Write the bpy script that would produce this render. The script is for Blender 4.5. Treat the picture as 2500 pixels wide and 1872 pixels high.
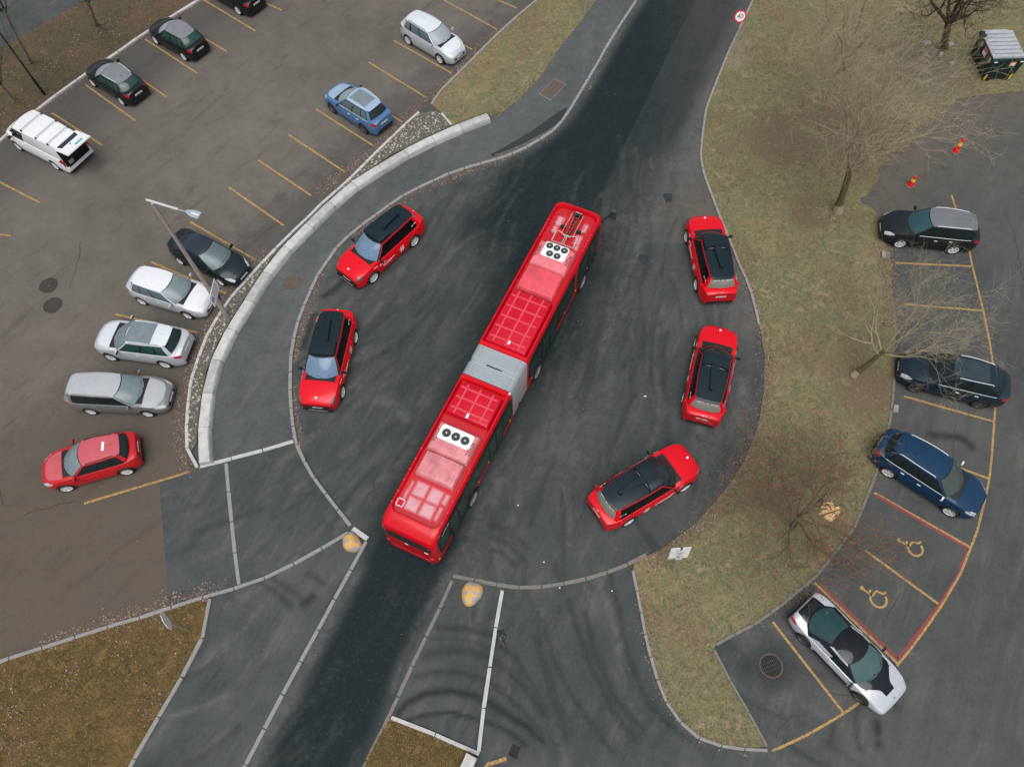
import bpy, bmesh, math, random
import numpy as np
from mathutils import Vector, Matrix
from mathutils.geometry import tessellate_polygon

# ---------------------------------------------------------------- setup
for o in list(bpy.data.objects): bpy.data.objects.remove(o)
scene = bpy.context.scene
C = scene.collection
R = math.radians
random.seed(7); rng = np.random.default_rng(7)

# camera: a drone about 31 m above the junction, looking down at a slant
cam_d = bpy.data.cameras.new('camera'); cam = bpy.data.objects.new('camera', cam_d); C.objects.link(cam)
cam_d.sensor_width = 36; cam_d.lens = 25.996; cam_d.clip_start = .1; cam_d.clip_end = 2000
_p, _r = 0.466752, -0.028875
_rt = Vector((1, 0, 0)) * math.cos(_r) + Vector((0, math.cos(_p), math.sin(_p))) * math.sin(_r)
_up = Vector((1, 0, 0)) * -math.sin(_r) + Vector((0, math.cos(_p), math.sin(_p))) * math.cos(_r)
_fw = Vector((0, math.sin(_p), -math.cos(_p)))
cam.matrix_world = Matrix(((_rt.x, _up.x, -_fw.x, 0), (_rt.y, _up.y, -_fw.y, 0), (_rt.z, _up.z, -_fw.z, 31.582), (0, 0, 0, 1)))
scene.camera = cam

# overcast sky and a wide, weak sun
world = bpy.data.worlds.new('World'); scene.world = world; world.use_nodes = True
wn = world.node_tree; wn.nodes.clear()
sky = wn.nodes.new('ShaderNodeTexSky'); sky.sky_type = 'NISHITA'; sky.sun_disc = False
SUN_EL, SUN_ROT = R(70), R(180)
sky.sun_elevation = SUN_EL; sky.sun_rotation = SUN_ROT; sky.air_density = 1.0; sky.dust_density = 4.0; sky.ozone_density = 1.0
hs = wn.nodes.new('ShaderNodeHueSaturation'); hs.inputs['Saturation'].default_value = .38
bg = wn.nodes.new('ShaderNodeBackground'); bg.inputs['Strength'].default_value = .10
wo = wn.nodes.new('ShaderNodeOutputWorld')
wn.links.new(sky.outputs[0], hs.inputs['Color']); wn.links.new(hs.outputs[0], bg.inputs[0]); wn.links.new(bg.outputs[0], wo.inputs[0])
sun_d = bpy.data.lights.new('sun', 'SUN'); sun = bpy.data.objects.new('sun', sun_d); C.objects.link(sun)
sun_d.energy = 1.5; sun_d.angle = R(50); sun_d.color = (1.0, .97, .93)
_sd = Vector((math.sin(SUN_ROT) * math.cos(SUN_EL), math.cos(SUN_ROT) * math.cos(SUN_EL), math.sin(SUN_EL)))
sun.rotation_euler = _sd.to_track_quat('Z', 'Y').to_euler(); sun.location = _sd * 60
scene.view_settings.view_transform = 'Standard'; scene.view_settings.look = 'None'
scene.view_settings.gamma = 1; scene.view_settings.exposure = 0.42; scene.view_settings.use_curve_mapping = False


# ---------------------------------------------------------------- surveyed plan (metres on the ground)
D = {
    'kerb_road_left': [[9.36,44.8],[8.72,43.2],[7.55,41.07],[6.47,39.02],[5.5,36.94],[4.57,35.14],[3.76,33.5],[3.14,32.48],[2.7,32.0],[2.2,31.58],[1.59,31.12],[1.0,30.71],[0.44,30.43],[-0.26,30.12],[-0.87,29.88],[-1.58,29.68],[-2.42,29.36],[-3.23,29.04],[-3.89,28.67],[-4.42,28.33],[-4.94,28.05],[-5.52,27.69],[-6.0,27.32],[-6.57,26.8],[-6.94,26.44],[-7.37,26.05],[-7.83,25.61],[-8.31,25.11],[-8.66,24.68],[-9.07,24.15],[-9.39,23.46],[-9.66,22.93],[-9.87,22.48],[-10.06,21.89],[-10.19,21.38],[-10.33,20.88],[-10.46,20.38],[-10.61,19.74],[-10.69,19.11],[-10.72,18.56],[-10.75,18.02],[-10.74,17.42],[-10.69,17.01],[-10.64,16.35],[-10.57,15.71],[-10.48,15.14],[-10.38,14.6],[-10.27,14.08],[-10.14,13.56],[-9.96,12.98],[-9.78,12.62],[-9.45,12.03],[-9.19,11.62],[-8.81,11.09],[-8.33,10.52],[-8.03,10.12],[-7.68,9.73],[-7.22,9.15]],
    'kerb_point': [[-7.13,9.04],[-6.43,8.55]],
    'kerb_road_lower': [[-6.49,8.46],[-6.79,7.87],[-7.08,7.22],[-7.56,6.26],[-8.01,5.34],[-8.48,4.32],[-8.87,3.57],[-9.25,2.81],[-9.56,2.05],[-9.96,1.27],[-10.32,0.42],[-10.54,-0.0],[-10.97,-1.28]],
    'kerb_lot_lower': [[-7.28,8.88],[-8.1,8.38],[-8.98,7.83],[-9.71,7.49],[-10.83,6.95],[-11.81,6.65],[-12.85,6.36],[-13.84,6.11],[-14.83,5.78],[-15.83,5.49],[-16.84,5.23],[-17.84,4.93],[-18.82,4.62],[-19.81,4.35],[-20.82,4.05],[-21.9,3.58]],
    'kerb_cross': [[-13.15,12.28],[-12.9,11.24],[-12.63,10.12],[-12.37,9.02],[-12.09,7.91],[-11.93,7.37],[-11.78,6.77]],
    'kerb_island_a': [[-14.3,12.12],[-13.24,12.4],[-12.27,12.63],[-11.21,12.92],[-10.15,13.23]],
    'kerb_lot_inner': [[-4.99,33.85],[-5.69,32.97],[-6.48,31.91],[-7.29,30.84],[-7.98,29.88],[-8.65,28.93],[-8.99,28.5],[-10.04,27.26],[-11.02,25.89],[-11.81,24.87],[-12.68,23.64],[-13.37,22.53],[-14.04,21.55],[-14.54,20.41],[-14.88,19.67],[-15.12,18.71],[-15.28,17.7],[-15.41,17.16],[-15.4,15.86],[-15.29,14.6],[-15.14,13.62],[-14.94,12.69],[-14.75,12.34],[-14.38,12.07]],
    'kerb_grass_upper': [[2.85,44.06],[1.22,42.31],[-0.75,39.76],[-2.09,37.88],[-3.25,36.27],[-4.23,34.95],[-4.28,34.46]],
    'kerb_strip_end': [[-3.68,33.7],[-3.07,32.72]],
    'kerb_left_lot': [[-18.01,46.85],[-19.66,44.45],[-21.31,42.76],[-22.71,41.24],[-24.27,39.33],[-25.55,37.8],[-26.61,36.45],[-27.57,35.14],[-28.99,33.07],[-29.19,32.56],[-30.13,30.95]],
    'kerb_right': [[17.06,44.45],[16.14,42.88],[14.85,40.2],[13.74,37.96],[13.12,36.52],[12.41,34.93],[11.87,33.67],[11.51,32.34],[11.13,30.68],[10.97,29.78],[10.96,28.72],[11.05,27.75],[11.25,26.64],[11.36,25.65],[11.54,24.75],[11.71,23.79],[11.89,22.55],[12.13,21.42],[12.26,20.39],[12.3,18.75]],
    'kerb_right_tip': [[9.91,10.86],[9.23,10.12]],
    'kerb_dropped': [[5.54,7.56],[4.95,7.26],[4.1,6.91],[3.79,6.84],[3.06,6.64],[2.03,6.44],[1.01,6.32],[0.26,6.29],[-0.61,6.4],[-1.09,6.52],[-1.44,6.59],[-1.8,6.68],[-2.3,6.79],[-2.74,6.88]],
    'kerb_island_left': [[-2.76,6.7],[-2.98,6.2],[-3.36,5.33],[-3.79,4.49],[-4.16,3.76],[-4.51,2.95],[-4.78,2.38],[-5.18,1.48],[-5.63,0.61],[-6.04,-0.21],[-6.4,-1.13]],
    'kerb_island_right': [[-0.66,6.23],[-0.88,5.07],[-1.15,3.68],[-1.31,2.6],[-1.53,1.41],[-1.68,0.2]],
    'kerb_island_bottom': [[-5.09,1.48],[-3.93,1.06],[-2.78,0.61],[-1.65,0.11]],
    'kerb_lower_grass': [[-12.89,6.22],[-12.89,5.05],[-12.99,4.42],[-13.48,3.31],[-14.01,2.15],[-14.52,1.03],[-14.95,0.07],[-15.42,-1.17]],
    'kerb_lawn_left': [[4.87,6.88],[4.94,6.47],[4.99,5.73],[5.07,4.91],[5.11,4.34],[5.19,3.96],[5.26,3.27],[5.39,2.69],[5.62,1.84],[6.09,1.06],[6.5,0.63],[6.88,0.37],[7.32,0.23],[7.8,0.1],[8.43,0.02],[8.94,-0.02],[9.32,-0.04]],
    'kerb_lawn_bay': [[9.32,0.1],[9.07,0.73],[8.76,1.42],[8.24,2.57],[7.82,3.64]],
    'kerb_lawn_park': [[7.92,3.81],[8.52,4.06],[8.95,4.33],[9.47,4.5],[9.75,4.63],[10.3,4.95],[10.86,5.3],[11.37,5.62],[11.84,5.95],[12.19,6.22],[12.84,6.65],[13.25,7.11],[13.9,7.76],[14.5,8.32],[14.87,8.79],[15.41,9.75],[15.68,10.07],[16.21,10.96],[16.87,12.15],[17.24,12.97],[17.53,13.69],[17.93,14.79],[18.19,15.68]],
    'wall_l': [[-1.02,33.33],[-2.07,32.82],[-3.1,32.3],[-4.46,31.51],[-5.4,30.86],[-6.45,30.23],[-7.16,29.55],[-7.98,28.88],[-8.55,28.38],[-8.53,28.2],[-9.57,27.22],[-10.38,26.1],[-11.34,24.85],[-12.15,23.63],[-12.79,22.29],[-13.26,21.13],[-13.87,19.65],[-14.3,18.43],[-14.54,17.3],[-14.6,16.97],[-14.64,15.81],[-14.59,14.44],[-14.46,13.11],[-14.21,12.14]],
    'lot': [[-19.73,44.59],[-21.38,42.9],[-22.78,41.37],[-24.34,39.46],[-25.63,37.92],[-26.69,36.57],[-27.66,35.25],[-29.08,33.18],[-35.45,23.98],[-42.23,3.22],[-21.97,3.6],[-20.89,4.07],[-18.88,4.64],[-16.89,5.25],[-14.88,5.79],[-14.55,5.91],[-14.96,7.47],[-15.03,7.68],[-15.64,9.99],[-16.03,11.46],[-14.72,11.91],[-14.89,12.29],[-15.24,13.67],[-15.38,14.65],[-15.48,15.92],[-15.5,17.22],[-15.36,17.76],[-15.17,18.77],[-14.93,19.74],[-14.59,20.47],[-14.08,21.62],[-13.63,22.46],[-12.73,23.73],[-11.85,24.95],[-11.06,25.97],[-10.08,27.35],[-9.02,28.59],[-8.68,29.03],[-7.31,30.94],[-5.71,33.07],[-5.0,33.96],[-4.59,34.43],[-4.28,35.09],[-3.26,36.38],[-2.1,38.0],[-0.66,39.99],[1.22,42.44],[2.86,44.2],[6.42,48.93],[-16.26,49.97]],
    'path': [[11.78,49.57],[8.75,43.34],[7.58,41.2],[6.49,39.14],[5.51,37.06],[4.59,35.25],[3.77,33.61],[3.15,32.58],[2.2,31.68],[1.0,30.8],[-0.24,30.26],[-0.87,29.97],[-2.43,29.45],[-3.9,28.76],[-4.96,28.14],[-6.02,27.41],[-6.96,26.52],[-7.86,25.7],[-8.69,24.76],[-9.42,23.53],[-9.9,22.56],[-10.23,21.45],[-10.49,20.44],[-10.72,19.17],[-10.78,18.08],[-10.72,16.81],[-10.67,16.41],[-10.52,15.18],[-10.3,14.12],[-10.14,13.27],[-12.29,12.65],[-13.26,12.39],[-13.9,12.26],[-14.16,13.27],[-14.27,14.62],[-14.3,15.88],[-14.24,17.18],[-14.06,18.53],[-13.58,19.76],[-13.05,20.89],[-12.03,23.16],[-11.15,25.01],[-10.23,26.19],[-9.27,27.24],[-7.91,28.55],[-7.8,28.99],[-6.38,30.14],[-5.25,30.84],[-4.17,31.46],[-3.0,32.16],[-1.96,32.59],[-0.83,33.17],[-0.12,33.86],[-0.75,33.11],[0.69,34.52],[2.2,36.47],[2.85,37.79],[3.74,39.36],[4.83,41.09],[5.53,42.31],[6.15,43.45],[9.0,49.7]],
    'grass_upper': [[8.98,49.58],[6.14,43.34],[5.51,42.21],[4.82,40.99],[3.73,39.27],[2.84,37.7],[2.19,36.38],[0.69,34.43],[-0.75,33.03],[-0.12,33.78],[-0.83,33.37],[-1.03,33.72],[-2.09,33.18],[-3.07,32.69],[-3.68,33.77],[-4.26,34.43],[-4.24,34.97],[-3.25,36.29],[-2.1,37.9],[-0.66,39.89],[1.22,42.34],[2.85,44.09],[6.47,49.69]],
    'cobble': [[-4.95,33.8],[-3.86,33.9],[-3.07,32.67],[-4.51,31.84],[-5.45,31.18],[-6.52,30.54],[-7.23,29.85],[-8.07,29.17],[-8.62,28.49],[-9.67,27.5],[-10.48,26.36],[-11.45,25.1],[-12.27,23.87],[-12.92,22.52],[-13.4,21.34],[-14.01,19.86],[-14.45,18.62],[-14.69,17.48],[-14.75,17.14],[-14.79,15.97],[-14.74,14.59],[-14.61,13.24],[-14.91,12.69],[-15.11,13.62],[-15.26,14.6],[-15.37,15.86],[-15.38,17.16],[-15.25,17.7],[-15.09,18.71],[-14.85,19.67],[-14.51,20.41],[-14.01,21.55],[-13.57,22.28],[-12.65,23.63],[-11.78,24.86],[-10.99,25.87],[-10.01,27.24],[-8.95,28.47],[-8.65,28.89],[-7.28,30.8],[-5.69,32.92]],
    'grass_left': [[-18.04,46.91],[-19.69,44.5],[-21.34,42.82],[-22.74,41.29],[-24.3,39.38],[-25.58,37.84],[-26.64,36.5],[-27.61,35.19],[-29.03,33.11],[-30.17,30.99],[-39.1,17.96],[-47.06,25.68],[-31.49,40.5],[-29.66,42.15],[-27.84,44.15],[-27.06,44.82],[-24.64,48.5]],
    'grass_lower': [[-20.84,4.03],[-18.84,4.61],[-16.86,5.21],[-14.85,5.76],[-13.85,6.1],[-12.95,6.27],[-12.91,5.06],[-13.0,4.42],[-13.5,3.31],[-14.03,2.15],[-14.54,1.03],[-14.97,0.07],[-15.61,-2.47],[-29.04,-3.89],[-34.01,0.11],[-21.93,3.59]],
    'grass_islet': [[-5.17,1.46],[-3.93,1.05],[-2.79,0.6],[-1.84,0.22],[-1.67,-1.91],[-6.67,-1.79],[-6.04,-0.21],[-5.63,0.61]],
    'lawn': [[17.08,44.51],[16.16,42.93],[14.87,40.25],[13.76,38.01],[13.13,36.57],[12.43,34.97],[11.89,33.71],[11.52,32.38],[11.15,30.72],[10.99,29.82],[10.97,28.76],[11.06,27.79],[11.26,26.68],[11.37,25.68],[11.56,24.78],[11.72,23.83],[11.9,22.58],[12.15,21.45],[12.28,20.42],[12.32,18.78],[12.26,16.95],[11.86,14.97],[11.31,13.32],[10.33,11.53],[9.27,10.26],[7.81,8.83],[6.26,7.8],[4.97,7.21],[4.88,6.88],[4.94,6.48],[4.99,5.74],[5.08,4.91],[5.12,4.34],[5.2,3.97],[5.27,3.28],[5.4,2.69],[5.63,1.85],[6.1,1.06],[6.5,0.63],[6.88,0.37],[7.33,0.23],[7.81,0.1],[8.44,0.02],[9.33,0.1],[9.08,0.73],[8.77,1.42],[8.25,2.57],[7.84,3.67],[7.93,3.81],[8.53,4.06],[8.97,4.33],[9.49,4.51],[9.76,4.64],[10.31,4.96],[10.88,5.3],[11.39,5.63],[11.85,5.96],[12.21,6.22],[12.86,6.65],[13.26,7.12],[13.92,7.77],[14.52,8.33],[14.89,8.8],[15.43,9.76],[15.7,10.09],[16.24,10.97],[16.89,12.16],[17.26,12.99],[17.56,13.7],[17.95,14.81],[18.21,15.7],[18.34,16.29],[18.56,16.94],[18.97,18.28],[19.18,19.32],[19.37,20.75],[19.85,22.15],[19.86,22.91],[19.76,25.54],[19.31,26.38],[20.2,27.89],[21.52,29.42],[23.22,30.71],[24.28,32.07],[27.26,33.88],[35.66,34.72],[52.15,54.65],[20.41,53.74]],
    'dark_road': [[10.55,45.72],[9.25,43.32],[7.95,41.07],[6.75,38.7],[5.68,36.43],[4.69,34.65],[3.73,32.94],[2.84,32.03],[1.27,30.79],[-0.8,29.43],[-1.76,27.3],[-2.74,26.16],[-3.05,24.88],[-1.77,23.42],[-2.09,21.17],[-2.69,19.04],[-3.25,17.03],[-3.79,14.91],[-5.11,12.52],[-5.7,11.09],[-6.18,9.99],[-6.43,8.91],[-6.64,7.23],[-7.08,6.34],[-7.77,4.9],[-8.34,3.61],[-8.84,2.32],[-9.55,1.05],[-10.05,-0.11],[-10.51,-1.56],[-6.39,-1.67],[-6.19,-0.21],[-5.58,1.03],[-5.17,2.23],[-4.51,3.78],[-3.82,5.17],[-3.14,6.62],[-2.85,7.12],[-2.54,7.7],[-1.82,8.78],[-1.05,10.89],[-0.77,11.4],[3.41,16.15],[3.98,16.79],[4.47,17.84],[4.99,19.0],[5.39,20.11],[5.86,21.26],[6.68,23.27],[7.52,25.22],[8.19,26.01],[8.83,27.58],[9.14,29.06],[9.71,30.38],[10.46,31.92],[11.18,33.12],[11.67,34.57],[12.33,36.16],[13.27,38.1],[14.39,40.46],[15.57,43.04],[16.8,45.44]],
    'seam': [[12.49,43.18],[11.42,40.92],[10.01,38.03],[8.37,34.41],[6.59,30.5],[5.25,27.47],[5.13,27.55]],
    'lane_new': [[10.55,45.72],[9.25,43.32],[6.75,38.7],[4.69,34.65],[2.84,32.03],[-0.8,29.43],[-1.76,27.3],[-0.91,21.13],[1.04,24.1],[3.13,27.28],[5.3,28.06],[6.59,30.5],[8.37,34.41],[10.01,38.03],[11.42,40.92],[12.49,43.18],[13.35,45.59]],
    'tyre_arcs': [[[-3.31,4.78],[-2.57,4.76],[-1.83,4.64],[-1.09,4.43],[-0.65,3.91],[-0.17,3.57],[0.28,2.74]],[[-3.6,4.36],[-2.81,4.38],[-2.08,4.27],[-1.15,3.92],[-0.85,3.91],[0.06,3.2],[0.73,2.07]],[[-3.88,3.76],[-2.81,3.92],[-1.83,3.8],[-1.2,3.6],[-0.67,3.22],[0.27,2.3],[0.94,1.41]],[[-4.14,2.95],[-3.28,3.11],[-2.32,3.04],[-1.26,2.7],[-0.92,2.42],[0.01,1.65],[0.77,0.78]],[[-4.81,1.65],[-4.49,1.99],[-3.74,2.32],[-2.79,2.38],[-1.84,2.18],[-1.13,1.86],[-1.17,1.86],[-0.61,1.5],[0.22,1.01],[0.76,0.49]],[[-4.42,1.38],[-3.72,1.54],[-2.78,1.6],[-1.84,1.36],[-1.18,1.17],[-0.53,0.86],[0.11,0.38]],[[-1.08,8.49],[-0.46,8.26],[0.2,7.62],[0.44,7.23]],[[-1.07,9.02],[-0.29,8.78],[0.47,8.02]],[[-1.09,7.96],[-0.62,7.8],[-0.07,7.25]]],
    'tyre_right': [[[2.09,5.73],[2.41,4.52],[2.85,3.12],[3.54,1.56],[4.37,0.48]],[[3.89,6.82],[4.15,5.19],[4.41,3.31],[4.97,1.74],[5.8,0.86],[6.43,0.34]],[[1.01,5.04],[1.29,3.62],[1.88,2.26],[2.78,0.94],[3.41,0.09]],[[2.76,5.23],[3.03,3.57],[3.66,1.95],[4.63,0.76]],[[-11.0,6.9],[-10.18,6.42],[-9.45,5.81]],[[-10.4,6.98],[-9.31,6.35],[-8.87,5.99]],[[-8.89,7.19],[-8.23,6.72]],[[13.25,1.47],[13.01,1.18],[12.87,0.67],[12.82,0.17],[12.85,-0.08]],[[12.03,0.78],[11.83,0.28],[11.7,0.12]],[[14.69,1.87],[14.58,1.27]]],
    'dust_lines': [[[8.62,26.91],[7.52,25.22],[6.26,22.22],[5.53,20.32],[4.91,18.79],[4.05,16.92]],[[-1.05,10.89],[-0.71,11.45]],[[-0.44,11.79],[-1.5,9.68],[-2.08,8.52],[-2.75,7.5]],[[-6.79,7.23],[-7.23,6.29],[-7.82,4.95],[-8.44,3.61],[-8.97,2.24],[-9.67,0.93],[-10.14,-0.11]],[[-2.9,7.02],[-3.34,6.38],[-4.06,5.03],[-4.61,3.78],[-5.04,2.62]],[[-6.37,15.3],[-5.61,14.96],[-5.01,14.2]],[[8.66,13.4],[8.48,12.69],[8.32,11.98],[8.17,11.24]],[[10.96,15.7],[10.87,14.44],[10.74,13.34]]],
    'cracks': [[[-5.87,12.19],[-6.07,11.85],[-6.36,11.22],[-6.28,10.82],[-6.69,10.5],[-6.72,10.11],[-6.96,9.74]],[[-5.93,10.37],[-6.12,9.82]],[[-22.8,25.11],[-22.65,24.16],[-22.63,23.0],[-22.68,22.17]],[[-21.76,10.07],[-20.53,10.47],[-19.67,10.67]],[[-23.19,11.33],[-22.82,10.59]],[[15.91,5.64],[15.53,5.31],[15.07,4.88],[15.06,4.65]],[[9.72,0.34],[9.9,0.79],[10.63,1.2],[10.76,1.15]],[[10.91,3.09],[11.08,2.77],[11.42,2.53]],[[12.09,1.9],[12.6,1.84],[13.25,1.78]],[[20.46,13.21],[19.69,11.17]],[[26.71,25.58],[26.69,23.96],[26.37,22.04],[26.19,20.92]]],
    'stains': [[[-8.5,22.21],[-8.83,21.7],[-9.46,21.2]],[[-10.21,18.26],[-9.85,20.06]],[[-0.33,42.34],[-0.3,42.16]],[[-22.63,39.49]],[[-5.99,34.76]],[[-13.44,24.46]],[[13.71,0.78],[13.67,0.44]],[[20.82,12.01],[20.47,12.49],[19.19,12.65]],[[-16.25,13.1],[-15.85,13.62]],[[-8.59,6.18],[-8.96,5.9]],[[13.58,0.07]]],
    'leaflines': [[[[-15.56,17.22],[-15.63,16.57],[-15.69,15.29],[-15.46,13.67],[-15.17,12.47],[-14.61,11.93]],1.0],[[[-12.85,24.12],[-14.41,21.74],[-14.85,20.59],[-15.21,19.05],[-15.54,17.43]],0.9],[[[-5.29,34.26],[-6.28,32.57],[-7.39,31.13],[-8.29,30.16],[-9.04,29.39],[-10.27,28.05]],1.3],[[[0.66,41.38],[-0.97,40.0],[-2.1,38.42],[-3.19,36.79],[-4.18,35.31],[-5.02,34.45]],0.7],[[[-19.67,44.23],[-22.73,41.14],[-24.27,39.13],[-25.53,37.5],[-26.58,36.11],[-27.58,34.95]],0.5],[[[-12.7,6.64],[-14.16,6.24],[-15.58,5.79],[-16.99,5.35],[-18.38,4.91],[-19.75,4.48]],1.2],[[[-10.48,16.08],[-10.35,15.12],[-10.01,13.5],[-9.74,12.54]],0.35],[[[-10.64,18.96],[-10.62,17.6],[-10.05,21.59],[-9.66,22.7]],0.4],[[[11.93,21.88],[12.34,18.81],[12.28,16.22],[11.33,13.11],[9.84,10.47],[7.93,8.64],[5.57,7.2]],1.6],[[[5.04,5.65],[5.16,3.98],[5.33,2.83],[5.67,1.72],[6.46,0.55],[7.55,0.1],[8.67,-0.05]],0.7],[[[19.64,23.43],[19.69,22.66],[19.47,21.53],[19.13,20.44],[18.83,18.32]],1.6],[[[9.76,4.51],[10.87,5.19],[12.21,6.14]],0.5],[[[3.14,32.39],[2.12,31.4],[0.23,30.29],[-5.08,27.76],[-6.98,26.24],[-8.32,24.91]],0.5],[[[8.57,42.76],[6.81,39.34],[4.7,34.85]],0.25],[[[-0.74,33.6],[1.07,35.2],[2.37,36.98],[3.85,39.91]],0.6]],
    'lot_stripes': [[[-6.77,40.14],[-3.11,37.08]],[[-8.22,38.25],[-4.61,35.1]],[[-9.57,36.28],[-5.95,33.15]],[[-11.1,34.4],[-7.47,31.31]],[[-12.52,32.44],[-9.01,29.46]],[[-14.02,30.54],[-10.75,27.83]],[[-15.42,28.62],[-12.04,25.82]],[[-17.16,26.26],[-13.26,23.59]],[[-18.75,23.65],[-14.53,21.54]],[[-19.95,20.47],[-15.58,19.25]],[[-19.21,10.55],[-14.74,11.9]],[[-3.75,43.89],[-0.27,40.86]],[[-5.24,41.75],[-1.86,39.12]],[[-0.22,43.73],[1.02,42.83]],[[-25.35,37.02],[-21.68,33.89]],[[-23.94,38.96],[-20.23,35.8]],[[-22.5,40.93],[-18.67,37.72]],[[-21.13,42.77],[-17.14,39.57]],[[-19.41,44.57],[-15.58,41.38]],[[-17.9,45.82],[-14.15,43.3]],[[-26.81,34.73],[-23.19,32.01]],[[-29.48,30.11],[-25.73,27.9]],[[-28.72,26.03],[-26.69,25.66]],[[-15.87,46.9],[-13.43,44.51]]],
    'park_curve': [[24.16,26.59],[24.12,25.55],[23.99,22.81],[23.85,21.83],[23.73,20.64],[23.57,19.14],[23.36,17.62],[23.1,16.16],[22.54,14.07],[22.21,13.22],[21.58,11.58],[21.11,10.45],[20.53,9.35],[19.82,8.09],[19.1,7.07],[18.64,6.4],[17.46,5.11],[16.51,4.18],[15.54,3.28],[14.92,2.77],[14.09,2.15],[13.21,1.54],[12.52,1.17],[11.71,0.79],[10.89,0.43],[10.15,0.16],[9.51,-0.06]],
    'park_stripes': [[[19.99,22.24],[23.84,21.89]],[[19.74,19.73],[23.56,19.21]],[[18.42,14.64],[22.21,13.22]],[[17.57,12.17],[21.1,10.49]],[[15.88,9.99],[19.37,7.45]],[[14.87,7.45],[17.43,5.08]],[[12.42,6.18],[15.06,2.93]],[[10.4,4.64],[12.52,1.17]]],
    'red_stripes': [[[15.94,9.88],[19.27,7.38]],[[19.27,7.37],[18.74,6.71],[18.59,6.4],[17.4,5.16],[16.44,4.28],[15.54,3.46],[15.12,3.09]],[[12.61,6.12],[15.12,3.09]]],
    'wheelchair': [[[16.4,7.87],[16.74,7.63],[16.95,7.83],[17.27,7.74],[17.36,7.82]],[[16.77,7.91],[16.61,7.61],[16.62,7.35],[16.83,7.19],[17.11,7.26],[17.23,7.48],[17.17,7.67]]],
    'chair_c': [[16.83,7.55],[14.76,5.55]],
    'chair_ref': [[[16.42,7.85],[17.32,7.77],[16.88,7.18]],[[14.35,5.9],[15.3,5.7],[14.77,5.16]]],
    'yellow_low': [[-1.43,-0.36],[-1.34,-0.24],[-1.02,-0.17],[-0.63,-0.06],[-0.64,-0.06]],
    'path_patch': [[3.73,33.94],[3.35,33.04],[3.04,32.58],[2.21,31.95],[0.87,31.07],[-0.37,30.48],[-0.79,30.32],[-0.46,30.26],[-0.78,30.44],[0.47,31.32],[1.6,32.16],[2.61,33.07],[3.2,33.58]],
    'manholes': {"dark1":[-23.82,22.36],"dark2":[-23.29,21.13],"brown":[-11.17,22.07],"road":[10.02,29.11],"lawn":[12.33,30.32],"rect":[[3.06,36.28],[3.72,35.79],[2.76,34.58],[2.14,35.1]],"drain":[10.02,2.97],"grate":[[-0.35,0.43],[-0.08,0.3],[-0.25,-0.09],[-0.55,0.05]]},
    'boulders': [[-7.11,8.43],[-1.93,6.14],[13.59,9.1]],
    'lamp': [[-14.24,20.14]],
    'pole_black': [-27.58,36.2],
    'pole_top': [5.34,42.38],
    'sign40': [14.23,37.85],
    'sign_lawn': [6.57,6.78],
    'sign_lower': [-13.59,4.97],
    'cones': [[25.23,29.64],[22.07,27.31]],
    'rocks': [[[19.38,22.9],[19.56,22.85],[19.46,22.47],[19.28,22.52]],[[17.76,14.16],[17.97,14.12],[17.82,13.75],[17.61,13.79]]],
    'block': [[-2.12,0.17],[-1.73,-0.03],[-1.98,-0.51],[-2.48,-0.54]],
    'puddles': [[[7.15,23.33],[7.29,23.1],[7.0,22.49],[6.85,22.5],[6.93,22.95]],[[8.64,27.08],[8.91,27.11],[8.97,26.86],[8.67,26.78]]],
    'bag': [-0.76,4.28],
    'trees': {"t1":[17.74,25.65],"t2":[20.4,36.24],"t3":[26.98,37.96],"t4":[16.28,15.8],"t5":[11.98,8.58],"b1":[-25.89,42.46],"b2":[-29.22,39.07],"b3":[-29.37,35.87]},
    'litter': [[6.27,15.03],[0.11,9.89],[1.14,7.36],[1.75,6.26],[3.93,6.07],[0.9,26.61],[-0.15,25.29],[13.03,37.48],[1.24,29.83],[-2.32,26.85],[10.96,35.42],[22.53,30.4]],
    'container': {"fl":[28.34,35.1],"fr":[30.11,35.15],"bl":[28.25,37.27]},
    'cars': {"van":[-26.03,31.85,148.2,3.05],"audi":[-23.12,36.68,141.9,2.75],"golf":[-20.07,40.32,142.1,2.54],"bmw":[-4.24,39.49,-41.8,2.7],"mg":[-8.49,33.88,138.9,2.64],"prius":[-15.49,23.47,-31.1,2.75],"focus":[-17.04,21.37,-20.4,2.62],"suv":[-17.91,18.45,169.8,2.89],"wagon":[-18.33,15.7,-4.4,2.8],"kona":[-18.93,12.36,-164.3,2.66],"n1":[-6.62,23.76,-131.9,2.99],"n2":[-8.75,17.14,-97.8,2.97],"n3":[10.34,22.53,91.8,3.01],"n5":[5.7,10.46,29.1,3.04],"outl":[21.79,23.82,169.4,2.82],"dsuv":[20.5,15.29,161.1,3.05],"bsuv":[18.22,10.56,-40.4,2.75],"i8":[12.98,3.36,-51.8,2.89],"n4":[9.36,15.86,71.8,5.23],"minivan":[-17.36,44.58,141.0,2.9]},
    'bus_axles': [[3.62,21.33],[1.11,16.3],[-1.93,10.14]],
    'lamp_pts': [[-14.24,20.14,0],[-14.23,20.18,8.5],[-14.49,20.36,8.5],[-13.11,19.83,8.5],[-12.78,19.71,8.5],[-12.2,19.46,8.5]],
    'sign40_top': [13.93,38.2,2.5],
    'sign_lawn_top': [6.48,7.1,2.6],
    'sign_lower_top': [-13.58,5.11,2.5],
    'lampsign': [[-14.04,20.44,3.3],[-13.65,19.9,3.3],[-14.1,19.7,1.9],[-14.59,20.51,1.9]],
    'forks': {"t1":[17.21,25.78,3.2],"t2":[19.13,34.35,2.6],"t3":[25.81,37.2,2.6],"t4":[15.79,15.41,2.2],"b1":[-22.81,37.8,5],"b2":[-26.22,35.88,6],"b3":[-28.68,34.95,2.0]},
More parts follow.
